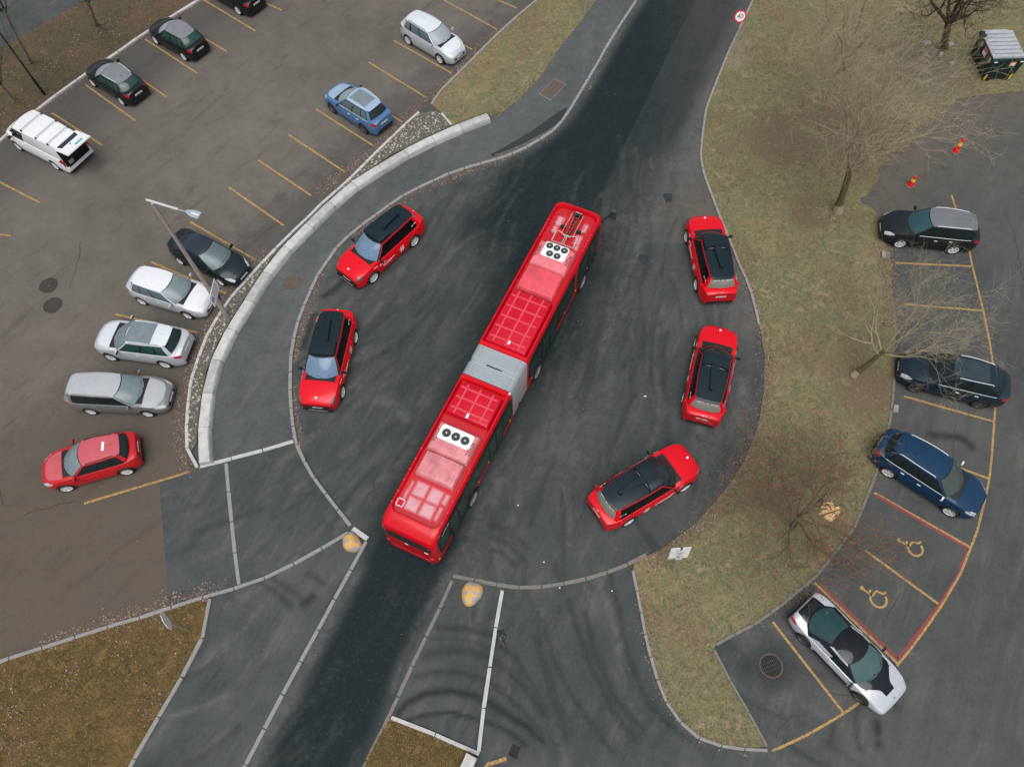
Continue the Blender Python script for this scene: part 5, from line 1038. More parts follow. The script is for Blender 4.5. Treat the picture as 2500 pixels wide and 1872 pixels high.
    bm_, nt, b = nodes_mat('bellows_grey'); P = nt.nodes.new('ShaderNodeTexCoord').outputs['Object']; sx = nt.nodes.new('ShaderNodeSeparateXYZ'); nt.links.new(P, sx.inputs[0])
    grime = math_(nt, 'MULTIPLY', rng_(nt, sx.outputs[2], 2.6, .5), rng_(nt, noise(nt, stretch(nt, P, (0, 0, 0), (6, 6, .6)), 1.5, 5, .6), .35, .65, .3, 1.))
    nt.links.new(mixc(nt, grime, (.36, .40, .425), (.28, .22, .165)), b.inputs['Base Color']); b.inputs['Roughness'].default_value = .6
    bel = mkmesh('bellows', vs, fs, bm_, root)
    m = MB()
    for i in range(1, nr, 2):
        for y in (.88, -.88):
            if abs(i - nr / 2) > 2: m.box((F0 + (R1 - F0) * i / nr, y, 2.985), (.016, .022, .012))
    tag(m.build('stitching', M_black, bel), kind='stuff'); MB().box((-1.84, 0, 2.99), (.05, .75, .02)).build('centre_slit', M_black, bel)
    for x in (-1.1, -1.72, -1.95, -2.5): MB().box((x, 0, 3.02), (.10, .11, .02)).build('bellows_tab', bm_, bel)
    # side glazing: each pane a part
    def side_panel(name, x0, x1, z0, z1, sd, m, off=.006, r=.05):
        pts = []; r = min(r, (x1 - x0) / 2.1, (z1 - z0) / 2.1)
        for cx, cz, a0 in ((x1 - r, z1 - r, 0), (x0 + r, z1 - r, 90), (x0 + r, z0 + r, 180), (x1 - r, z0 + r, 270)):
            pts += [(cx + r * math.cos(R(a0 + 30 * k)), cz + r * math.sin(R(a0 + 30 * k))) for k in range(4)]
        yo = lambda z: 1.255 + off - float(np.interp(z, (.3, .42, .95, 1.9, 2.6, 2.86, 3.0), (.05, .01, 0, 0, .01, .03, .08))); n = len(pts)
        vs = [(x, sd * yo(z), z) for x, z in pts] + [(x, sd * (yo(z) - .03), z) for x, z in pts]
        k = 6; vs = []; fs = []
        zs = sorted(set([z for _, z in pts] + list(np.linspace(z0, z1, 7))))
        def ext(z):
            e = max(0, z0 + r - z, z - z1 + r); q = r - math.sqrt(max(0, r * r - e * e)); return x0 + q, x1 - q
        for z in zs:
            a, b = ext(z); vs += [(a, sd * (yo(z) - .03), z), (a, sd * yo(z), z), (b, sd * yo(z), z), (b, sd * (yo(z) - .03), z)]
        for i in range(len(zs) - 1): fs += [(i * 4 + j, i * 4 + j + 1, i * 4 + j + 5, i * 4 + j + 4) for j in range(3)]
        return mkmesh(name, vs, fs if sd < 0 else [tuple(reversed(f)) for f in fs], m, root)
    for sd in (1, -1):
        for x0, x1, z0 in ((4.75, 7.62, .95), (-.95, 4.45, .98), (-9.72, -2.72, .98)):
            side_panel('glazing_band', x0, x1, z0, 2.86, sd, win_m, .006, .35)
        for x0, x1 in ((4.95, 6.1), (2.6, 4.25), (-.75, .35), (-3.55, -2.85), (-6.9, -5.2), (-9.6, -8.9)):
            w = side_panel('window', x0, x1, 1.15, 2.35, sd, cab_m, .010, .06)
        if sd < 0:
            for x0, x1 in ((6.25, 7.55), (.55, 2.35), (-5.10, -3.70), (-8.75, -7.35)):
                d = side_panel('door', x0, x1, .36, 2.80, sd, win_m, .014, .04)
                for q in (x0 + .1, (x0 + x1) / 2 + .05):
                    o = side_panel('door_pane', q, q + (x1 - x0) / 2 - .15, .55, 2.5, sd, cab_m, .020, .05); o.parent = d
                o = side_panel('door_edge', (x0 + x1) / 2 - .012, (x0 + x1) / 2 + .012, .4, 2.7, sd, M_black, .022, .005); o.parent = d
        for k, x in enumerate((6.2, 4.7, 3.3, 1.0, -.6, -3.0, -5.2, -6.2, -7.7, -9.9)): MB().box((x, sd * 1.262, .92), (.09, .02, .045)).build('side_marker', M_amber, root)
        for x in (5.63, 0.0, -6.87):
            m = MB(); n = 16; a = [math.pi * k / n for k in range(n + 1)]
            pts = [(x + .60 * math.cos(t), .42 + .62 * math.sin(t)) for t in a] + [(x - .60, .32), (x + .60, .32)]
            k = len(pts); m.add([(px, sd * 1.270, pz) for px, pz in pts] + [(px, sd * 1.2, pz) for px, pz in pts], [tuple(range(k)) if sd < 0 else tuple(reversed(range(k)))] + [(i, k + i, k + (i + 1) % k, (i + 1) % k) for i in range(k)])
            m.build('wheel_arch', M_under, root); 
            w = wheel(root, x, sd * 1.19, .48, sd > 0, (8, False), 'bus', .26)
    MB().box((-.9, 0, .40), (17.6, 2.26, .50)).build('chassis', M_under, root)  # unseen block, lowered to deepen the shade under the bus
    m = MB(); x = -9.35
    while x < -7.95: w = random.uniform(.03, .1); m.box((x + w / 2, -1.246, 2.56), (w, .012, random.uniform(.05, .10))); x += w + .02
    tag(m.build('side_lettering', M_sticker, root), kind='stuff')
    # front and rear ends
    ws = MB(); n = 10; vs = []
    for z, ib in ((1.05, .0), (1.9, .06), (2.55, .16)):
        for k in range(n + 1):
            y = -1.12 + 2.24 * k / n; e = max(0, abs(y) - .83); vs.append((F1 - ib + .012 - (.42 - math.sqrt(max(0, .42 ** 2 - e ** 2))), y, z))
    mkmesh('windscreen', vs, [(i * (n + 1) + j, i * (n + 1) + j + 1, (i + 1) * (n + 1) + j + 1, (i + 1) * (n + 1) + j) for i in range(2) for j in range(n)], win_m, root, 40)
    for sd in (1, -1):
        MB().box((F1 - .06, sd * .95, .72), (.16, .4, .16), taper=.8).build('headlight', M_lampglass, root)
        MB().box((R0 + .06, sd * 1.02, .9), (.14, .16, .5)).build('tail_light', M_tail, root)
        MB().lathe([(.03, 0), (.03, .02), (1e-5, .02)], 10, 'Z', (R0 + .35, sd * 1.05, 2.93)).build('roof_marker', M_tail, root)
    vs = []; n = 10
    for z, ia in ((2.02, .03), (2.3, .055), (2.58, .10)):
        for k in range(n + 1):
            y = -1.10 + 2.20 * k / n; e = max(0, abs(y) - .95); vs.append((R0 + ia - .012 + (.30 - math.sqrt(max(0, .30 ** 2 - e ** 2))), y, z))
    mkmesh('rear_window', vs, [(i * (n + 1) + j, (i + 1) * (n + 1) + j, (i + 1) * (n + 1) + j + 1, i * (n + 1) + j + 1) for i in range(2) for j in range(n)], glass('bus_rear_glass', (.03, .035, .032), .15), root, 40)
    MB().box((R0 + .01, .05, 1.9), (.02, .16, .06)).build('emblem', M_chrome, root); MB().box((R0 + .01, -.85, 1.86), (.02, .16, .03)).build('rear_label', M_sticker, root)
    MB().box((R0 + .03, 0, .55), (.08, 2.1, .3), taper=.92).build('rear_bumper', body_m, root)
    arm = MB().tube([(7.72, -1.24, 2.80), (8.1, -1.40, 2.82), (8.55, -1.50, 2.72)], .045, 6).build('mirror_arm', M_black, root, 50)
    MB().box((8.60, -1.55, 2.58), (.26, .34, .50), taper=.7).build('mirror', mat('mirror_grey', (.05, .055, .06), .4, coat=.6), arm, 40)
    MB().lathe([(.05, 0), (.05, .05), (1e-5, .07)], 12, 'Z', (-2.72, -1.16, 3.04)).build('white_lamp', M_sticker, root)
bus()

# ---------------------------------------------------------------- boulders, signs, lamps, covers
M_stoneg = mat('boulder_grey', (.28, .275, .28), .85, 0, .2, 6, .5, 25)
def boulder(i, label, r, h, seed):
    x, y = D['boulders'][i]; bm = bmesh.new(); bmesh.ops.create_icosphere(bm, subdivisions=4, radius=1)
    ph = [random.Random(seed * 10 + k).uniform(0, 6.28) for k in range(6)]
    for v in bm.verts:
        a = math.atan2(v.co.y, v.co.x); k = 1 + .10 * math.sin(2 * a + ph[0]) + .07 * math.sin(3 * a + ph[1]) + .03 * math.sin(5 * v.co.x + ph[2]) * math.cos(4 * v.co.y + ph[3])
        zz = v.co.z; v.co = Vector((v.co.x * r * k, v.co.y * r * k, max(-.06, h * (abs(zz) ** .8) * (1 if zz > 0 else -.2)) * (1 + .05 * math.sin(6 * v.co.x + ph[4]))))
    me = bpy.data.meshes.new('boulder'); bm.to_mesh(me); bm.free(); me.polygons.foreach_set('use_smooth', [True] * len(me.polygons))
    mt, nt, b = nodes_mat('painted_boulder'); P = nt.nodes.new('ShaderNodeTexCoord').outputs['Object']; sx = nt.nodes.new('ShaderNodeSeparateXYZ'); nt.links.new(P, sx.inputs[0])
    st_ = math_(nt, 'MULTIPLY', math_(nt, 'SUBTRACT', noise(nt, P, 3.6, 3, .5, .4), .46), 6.)
    rad = nt.nodes.new('ShaderNodeVectorMath'); rad.operation = 'LENGTH'; nt.links.new(P, rad.inputs[0])
    f = math_(nt, 'MULTIPLY', rng_(nt, math_(nt, 'ADD', st_, math_(nt, 'MULTIPLY', noise(nt, P, 7, 5, .7), .6)), .45, .8), rng_(nt, rad.outputs['Value'], r * .45, r * .75))
    nt.links.new(mixc(nt, f, mixc(nt, noise(nt, P, 9, 5, .7), (.52, .28, .06), (.60, .38, .14)), (.30, .285, .29)), b.inputs['Base Color']); b.inputs['Roughness'].default_value = .75
    me.materials.append(mt); o = link(bpy.data.objects.new('boulder', me)); o.location = (x, y, 0); return tag(o, label, 'boulder', 'painted boulders')
boulder(0, 'yellow painted boulder at the kerb point left of the bus tail', .43, .45, 1)
boulder(1, 'yellow painted boulder with grey stripes on the asphalt island', .48, .36, 2)
# sawn stump on the lawn
x, y = D['boulders'][2]; st = empty('tree_stump', (x, y, .05), label='pale sawn stump pieces on the lawn under the red budded tree', cat='stump')
M_wood = mat('fresh_wood', (.66, .42, .19), .8, 0, .25, 10, .3, 20)
for pl in ([(-.30, .22), (-.1, .46), (.22, .46), (.34, .26), (.05, .16)], [(-.44, -.02), (-.3, .10), (.5, .26), (.56, .16), (-.36, -.08)], [(-.30, -.16), (.3, .04), (.56, .08), (.3, -.22), (.02, -.42)]):
    MB().prism(pl, 0, .16).build('sawn_piece', M_wood, st)

def post(mb, a, b, r0, r1=None, n=10): mb.tube([a, b], [r0, r1 or r0], n); return mb
# lamp post with arm
lp = D['lamp_pts']; base = Vector(lp[0]); lamp = empty('lamp_post', tuple(base), label='pale tapered lamp post with sideways arm in the cobbled strip', cat='lamp post')
rel = [Vector(p) - base for p in lp]; M_pole = mat('weathered_pole', (.34, .29, .26), .7, 0, .12, 4)
MB().tube([(0, 0, 0), (0, 0, .05)], [.17, .17], 14).build('base_plate', M_galv, lamp)
MB().tube([(0, 0, .02), rel[1] * .5, rel[1]], [.13, .10, .065], 12).build('pole', M_pole, lamp, 50)
dr = (rel[3] - rel[2]).normalized()
MB().tube([rel[2] + Vector((0, 0, .02)), rel[3]], [.055, .055], 10).build('arm', mat('arm_grey', (.48, .49, .5), .5), lamp, 50); MB().tube([rel[3], rel[4]], .028, 8).build('arm_tip', M_galv, lamp)
hd = MB(); pp = Vector((-dr.y, dr.x, 0)); p4, p5 = rel[4], rel[5]; up = Vector((0, 0, 1)); m4 = p4 * .55 + p5 * .45
pts = [(p4, .06), (m4, .17), (p5, .17)]; vs = []
for p, w in pts: vs += [p + pp * w + up * .04, p - pp * w + up * .04, p + pp * w * .85 - up * .06, p - pp * w * .85 - up * .06]
hd.add(vs, [(0, 4, 5, 1), (4, 8, 9, 5), (2, 3, 7, 6), (6, 7, 11, 10), (0, 2, 6, 4), (4, 6, 10, 8), (1, 5, 7, 3), (5, 9, 11, 7), (0, 1, 3, 2), (8, 10, 11, 9)])
lh = hd.build('lamp_head', mat('lamp_head_grey', (.36, .43, .47), .4, .2, .08, 9), lamp)
m = MB(); 
for k in range(4): q = m4 * (1 - k / 4) + p5 * k / 4; m.box((q.x, q.y, q.z + .045), (.07, .05, .012))
tag(m.build('lens_spots', M_sticker, lh), kind='stuff')
# notice on the lamp post
ls = [Vector(p) for p in D['lampsign']]
sg = empty('parking_notice', (base.x, base.y, 0), label='white parking notice board fixed to the lamp post', cat='sign'); off = Vector((base.x, base.y, 0))
c = (ls[0] + ls[1] + ls[2] + ls[3]) / 4 - off; ux = Vector((.03, 1, 0)).normalized(); nz = Vector((1, -.03, 0)).normalized(); c = Vector((0, 0, 2.15)) + nz * .16
F = lambda a, b, d=0: c + ux * a + up * b + nz * d
def board(name, a0, a1, b0, b1, m, par, d=0, th=.02):
    mb = MB(); vs = [F(a, b, q) for q in (d, d - th) for a, b in ((a0, b0), (a1, b0), (a1, b1), (a0, b1))]; mb.add(vs, [(0, 1, 2, 3), (7, 6, 5, 4), (0, 4, 5, 1), (1, 5, 6, 2), (2, 6, 7, 3), (3, 7, 4, 0)]); return mb.build(name, m, par)
pl = board('board', -.58, .58, -.36, .36, M_sticker, sg); 
for k in range(6):
    a = -.18
    while a < .46: w = random.uniform(.04, .12); board('text_line', a, min(a + w, .52), .24 - k * .1, .275 - k * .1, mat('sign_ink', (.16, .2, .3), .6), pl, .003, .004); a += w + .03
board('blue_symbol', -.50, -.27, -.14, .14, mat('sign_blue', (.06, .15, .5), .5), pl, .004, .005); board('white_letter', -.42, -.37, -.09, .09, M_white, pl, .007, .003)
board('clamp', -.1, .1, .2, .26, M_galv, sg, -.02, .16); board('clamp', -.1, .1, -.26, -.20, M_galv, sg, -.02, .16)
# black lamp post on the far verge, pale pole at the top
pb = D['pole_black']; o = empty('lamp_post', (*pb, 0), label='slim black lamp post on the far left verge', cat='lamp post')
MB().tube([(0, 0, 0), (0, 0, 1.3)], [.085, .08], 10).build('pole_base', M_black, o, 50); MB().tube([(0, 0, 1.3), (0, 0, 6.5)], [.055, .04], 8).build('pole', M_black, o, 50)
MB().lathe([(.035, 0), (.035, .03), (1e-5, .03)], 8, 'Y', (0, .085, 1.15)).build('hatch_lock', M_sticker, o); MB().lathe([(.05, 6.4), (.2, 6.5), (.16, 6.62), (1e-5, 6.7)], 12).build('lamp_head', M_black, o)
pt_ = D['pole_top']; o = empty('lamp_post', (*pt_, 0), label='pale grey lamp post at the top edge beside the upper verge', cat='lamp post')
MB().tube([(0, 0, 0), (0, 0, 7.5)], [.11, .06], 12).build('pole', M_pole, o, 50); MB().box((.5, 0, 7.5), (1.1, .1, .08)).build('arm', M_galv, o); MB().box((1.2, 0, 7.5), (.5, .22, .1)).build('lamp_head', M_galv, o)
# speed limit sign
sb, stp = Vector((*D['sign40'], 0)), Vector(D['sign40_top']); o = empty('speed_limit_sign', tuple(sb), label='round white speed limit sign reading 40 with red rim', cat='sign'); v = stp - sb
MB().tube([(0, 0, 0), v * 1.12], .03, 8).build('pole', M_galv, o, 50)
fz = Vector((-.12, -.93, .35)).normalized(); fx = Vector((1, -.08, 0)).normalized(); fy = fz.cross(fx).normalized(); cc = v + fz * .05
def ring(name, r, d, m, par):
    q = MB(); q.lathe([(1e-5, 0), (r, 0), (r, .012), (1e-5, .012)], 40); ob = q.build(name, m, par); ob.matrix_local = Matrix(((fx.x, fy.x, fz.x, cc.x + fz.x * d), (fx.y, fy.y, fz.y, cc.y + fz.y * d), (fx.z, fy.z, fz.z, cc.z + fz.z * d), (0, 0, 0, 1))); return ob
ring('red_rim', .36, 0, mat('sign_red', (.62, .015, .025), .4), o); wf = ring('white_face', .275, .006, M_sticker, o)
put_text('40', .37, Matrix.Translation((0, -.005, .014)), M_black, wf, 'lettering')
# sign on the lawn seen from behind
sb, stp = Vector((*D['sign_lawn'], .05)), Vector(D['sign_lawn_top']); o = empty('road_sign', tuple(sb), label='white backed sign on a leaning grey pole near the lawn edge', cat='sign'); v = stp - sb
MB().tube([(0, 0, 0), v * 1.02], .032, 10).build('pole', M_galv, o, 50); MB().tube([v * 1.015, v * 1.04], .04, 10).build('pole_cap', M_black, o)
nz = Vector((-.05, .9, -.05)).normalized(); ux = Vector((1, .05, .0)).normalized(); vv = v.normalized(); c = v * .80 + nz * .06
F = lambda a, b, d=0: c + ux * a + vv * b + nz * d
board('sign_plate', -.40, .40, -.30, .52, M_white, o); board('sub_plate', -.40, .40, -.58, -.33, M_white, o)
for b in (.3, -.05, -.45): board('clamp', -.13, .13, b, b + .05, M_galv, o, -.02, .12)
# sign at the lower left
sb, stp = Vector((*D['sign_lower'], .05)), Vector(D['sign_lower_top']); o = empty('road_sign', tuple(sb), label='pale octagonal sign edge on at the lower left grass', cat='sign'); v = Vector((0, 0, 2.45))
MB().tube([(0, 0, 0), v], .028, 8).build('pole', M_galv, o, 50)
ux = Vector((.55, -.84, 0)).normalized(); nz = Vector((.84, .55, .0)).normalized(); c = Vector((0, 0, 2.2)) + nz * .05; pts = [(-.36, -.16), (-.16, -.36), (.16, -.36), (.36, -.16), (.36, .16), (.16, .36), (-.16, .36), (-.36, .16)]
mb = MB(); mb.add([c + ux * a + up * b + nz * q for q in (0, -.015) for a, b in pts], [tuple(range(8)), tuple(reversed(range(8, 16)))] + [(i, i + 8, (i + 1) % 8 + 8, (i + 1) % 8) for i in range(8)]); mb.build('sign_plate', M_white, o)
MB().lathe([(.03, 0), (.03, .05), (1e-5, .05)], 8, 'Z', (-.1, 0, 2.2)).build('bracket', M_black, o)

# covers and drains
M_iron = mat('cast_iron', (.055, .05, .045), .7, .3, .3, 20, .6, 40); M_rust = mat('rusty_iron', (.115, .088, .074), .8, .2, .3, 8, .5, 40); M_dcov = mat('cover_grey', (.09, .093, .092), .8, 0, .2, 10, .4, 40); M_concrete = mat('concrete', (.2, .19, .17), .9, 0, .25, 6, .4, 30)
def cover(key, label, r, m, z=.0, collar=True):
    x, y = D['manholes'][key]; o = empty('manhole_cover', (x, y, z), label=label, cat='manhole')
    if collar: MB().lathe([(r * 1.12, 0), (r * 1.12, .006), (r * .99, .008), (r * .98, .0)], 32).build('frame', m, o)
    MB().lathe([(r * .96, 0), (r * .96, .011), (1e-5, .011)], 32).build('lid', m, o)
    t = MB()
    for k in range(-3, 4):
        for l in range(-3, 4):
            if math.hypot(k, l) < 3.3: t.box((k * r * .26, l * r * .26, .013), (r * .12, r * .12, .008), (k + l) * .8)
    tag(t.build('tread', m, o), kind='stuff')
cover('dark1', 'upper of the two dark manhole covers in the car park', .43, M_iron, .007); cover('dark2', 'lower of the two dark manhole covers in the car park', .43, M_iron, .007)
cover('brown', 'rusty round manhole cover on the footpath', .42, M_rust, .05); cover('road', 'faint grey manhole cover on the road beside the right kerb', .36, M_dcov, .0); cover('lawn', 'brown manhole cover sunk in the lawn', .45, mat('soil_cover', (.15, .11, .075), .9, 0, .25, 8), .06, False)
def grate(x, y, r, label, rect=None):
    o = empty('drain_grate', (x, y, .004), label=label, cat='drain')
    if rect:
        c = np.mean(rect, 0); loc = [(p[0] - c[0], p[1] - c[1]) for p in rect]; MB().prism(loc, 0, .004).build('pit', M_under, o)
        a, b = Vector((*loc[0], .0)), Vector((*loc[1], .0)); d, e = Vector((*loc[3], .0)), Vector((*loc[2], .0))
        for k in range(8):
            t = k / 7; p0, p1 = a * (1 - t) + b * t, d * (1 - t) + e * t; m = MB(); m.tube([p0 + up * .01, p1 + up * .01], .018, 4); m.build('bar', M_iron, o)
    else:
        MB().lathe([(r, 0), (r, .004), (1e-5, .004)], 30).build('pit', M_under, o); MB().lathe([(r * 1.12, 0), (r * 1.12, .012), (r, .014), (r * .98, .003)], 30).build('rim', M_rust, o)
        for k in range(-5, 6):
            q = k * r * .17; h = math.sqrt(max(.01, r * r * .92 - q * q)); MB().box((q, 0, .011), (.026, 2 * h, .014), 0).build('bar', M_iron, o)
        MB().box((0, 0, .012), (2 * r * .9, .03, .016)).build('cross_bar', M_iron, o); MB().box((0, r * .35, .012), (1.7 * r, .03, .016)).build('cross_bar', M_iron, o); MB().box((0, -r * .35, .012), (1.7 * r, .03, .016)).build('cross_bar', M_iron, o)
    return o
g_ = grate(*D['manholes']['drain'], .42, 'round drain grate in the empty parking bay by the sports car'); g_.rotation_euler = (0, 0, R(20))
rc = D['manholes']['grate']; grate(*np.mean(rc, 0).tolist(), 0, 'rectangular drain grate at the lower middle edge', rc)
rc = D['manholes']['rect']; c = np.mean(rc, 0); o = empty('inspection_cover', (c[0], c[1], .05), label='rectangular rusty inspection cover on the footpath', cat='manhole'); loc = [(p[0] - c[0], p[1] - c[1]) for p in rc]
MB().prism(loc, 0, .010).build('lid', M_rust, o); MB().prism([(p[0] * 1.07, p[1] * 1.07) for p in loc], 0, .005).build('frame', M_concrete, o); MB().box((0, 0, .013), (.08, .06, .01)).build('lifting_hole', M_black, o)
for i, (pl, lb) in enumerate(zip(D['rocks'], ('small grey stone block in the leaves below the black SUV', 'small grey stone block on the kerb above the blue SUV'))):
    c = np.mean(pl, 0); o = empty('stone_block', (c[0], c[1], .03), label=lb, cat='stone'); MB().prism([(p[0] - c[0], p[1] - c[1]) for p in pl], 0, .16).build('stone', M_granite, o)
c = np.mean(D['block'], 0); o = MB().prism([(p[0] - c[0], p[1] - c[1]) for p in D['block']], 0, .45).build('concrete_block', M_granite_l); o.location = (c[0], c[1], 0); tag(o, 'pale concrete block at the corner of the dry grass islet', 'block')
M_pud = mat('wet_patch', (.03, .037, .042), .06, 0, .1, 3)
for pl in D['puddles']:
    c = np.mean(pl, 0); n = 14; q = [(c[0] + (.30 + .09 * math.sin(3 * t)) * math.cos(t) * .8, c[1] + (.42 + .1 * math.cos(2 * t)) * math.sin(t)) for t in [2 * math.pi * k / n for k in range(n)]]
    mkmesh('puddle', [(a, b, .003) for a, b in q], [tuple(range(n))], M_pud, YARD)
# dark bag of rubbish by the island kerb
x, y = D['bag']; bm = bmesh.new(); bmesh.ops.create_icosphere(bm, subdivisions=3, radius=1)
for v in bm.verts: k = 1 + .25 * math.sin(7 * v.co.x + 2) * math.sin(6 * v.co.y); v.co = Vector((v.co.x * .20 * k, v.co.y * .36 * k, max(0, v.co.z) * .10 * k))
me = bpy.data.meshes.new('crumpled_bag'); bm.to_mesh(me); bm.free(); me.materials.append(mat('bag_plastic', (.03, .033, .036), .25, 0, .3, 20, .8, 25)); o = link(bpy.data.objects.new('crumpled_bag', me)); o.location = (x, y, 0); tag(o, 'crumpled dark plastic lying by the island kerb', 'litter')

# traffic posts
for (x, y), lb, hh in ((D['cones'][0], 'tall red and yellow traffic post on a grey foot, upper right', 1.0), (D['cones'][1], 'red and yellow traffic cone on a grey foot beside the black SUV', .75)):
    o = empty('traffic_cone', (x, y, 0), R(20), lb, 'cone', 'traffic cones'); rd = mat('cone_red', (.85, .02, .012), .5); ye = mat('cone_yellow', (.85, .55, .05), .45)
    MB().box((0, 0, .04), (.46, .40, .08), taper=.9).build('foot', mat('cone_foot', (.13, .14, .15), .7), o)
    t = (.085, .075) if hh > 1 else (.19, .06); r_ = lambda h: t[0] + (t[1] - t[0]) * h / hh
    for z0, z1, m, nm in ((.07, hh * .55, rd, 'lower_sleeve'), (hh * .55, hh * .78, ye, 'reflective_band'), (hh * .78, hh, rd, 'top_sleeve')): MB().lathe([(r_(z0), z0), (r_(z1), z1), (1e-5, z1 + .005)], 18).build(nm, m, o, 40)

# waste compactor container
fl = Vector((*D['container']['fl'], 0)); o = empty('waste_container', (fl.x + .9, fl.y + 1.15, .0), label='dark green waste container with ribbed grey lid by the bare trees', cat='container')
M_cg = mat('container_green', (.008, .028, .027), .5, 0, .25, 3, .2, 20); M_lid = mat('container_lid', (.36, .38, .41), .6, 0, .15, 3)
W2, D2, Hh = .92, 1.2, 1.5; vs = []
for z, k, kd in ((.12, .86, .9), (.55, .94, .97), (Hh, 1.0, 1.0)): vs += [(-W2 * k, -D2 * kd, z), (W2 * k, -D2 * kd, z), (W2 * k, D2 * kd, z), (-W2 * k, D2 * kd, z)]
MB().add(vs, [(3, 2, 1, 0), (8, 9, 10, 11)] + [(l * 4 + i, l * 4 + (i + 1) % 4, l * 4 + 4 + (i + 1) % 4, l * 4 + 4 + i) for l in range(2) for i in range(4)]).build('bin_body', M_cg, o)
lid = MB().box((.0, .1, Hh + .04), (1.84, 2.3, .06)).build('lid', M_lid, o)
for k in range(7): MB().box((.0, -.98 + k * .33, Hh + .11), (1.8, .2, .10), taper=.85).build('lid_rib', M_lid, lid)
MB().box((-.9, .95, Hh + .05), (.3, .5, .16)).build('hinge_box', M_cg, o); MB().box((0, 1.33, Hh - .05), (1.5, .2, .1)).build('rear_beam', M_lid, o)
for sx in (-1, 1): MB().box((sx * .74, -1.14, .36), (.10, .03, .42)).build('warning_strip', mat('warning_yellow', (.70, .52, .01), .5), o); MB().box((sx * .5, -1.0, .06), (.2, .3, .12)).build('skid', M_black, o)
MB().box((-.86, 1.0, .9), (.03, .1, .4)).build('warning_strip', MATS['warning_yellow'], o)
lb = MB().box((.30, -1.21, 1.25), (.34, .02, .26)).build('orange_label', mat('label_orange', (.75, .38, .10), .5), o); MB().box((.30, -1.222, 1.24), (.22, .01, .14)).build('label_face', M_sticker, lb)
for xx in (-.75, .75): MB().box((xx, -1.212, 1.40), (.2, .02, .07)).build('white_label', M_sticker, o)
lb = MB().box((-.935, -.1, 1.22), (.02, .44, .42)).build('red_label', mat('label_red', (.52, .2, .18), .5), o); MB().box((-.948, -.1, 1.12), (.01, .4, .18)).build('label_face', M_sticker, lb)
for yy in (-.85, .55): MB().box((-.93, yy, 1.25), (.02, .2, .26)).build('grey_label', M_lid, o)

for k, (dx, dy, a, w) in enumerate(((-.9, .5, .3, .55), (-.3, -.5, 1.1, .45), (.5, .3, .6, .5), (-1.2, -.6, 2.0, .4), (.1, -1.3, .2, .35))):
    o = MB().box((0, 0, .03), (w, w * .55, .09), 0, .92).build('loose_stone', M_granite); o.location = (D['trees']['t3'][0] + dx, D['trees']['t3'][1] + dy, .04); o.rotation_euler = (.04, .05, a)
    tag(o, ('largest loose grey stone, upper left of the dark bare tree', 'loose grey stone just below the trunk of the dark tree', 'loose grey stone between the dark tree and the waste container', 'loose grey stone farthest left of the dark tree', 'small loose grey stone lowest below the dark tree')[k], 'stone', 'slabs round the dark tree')
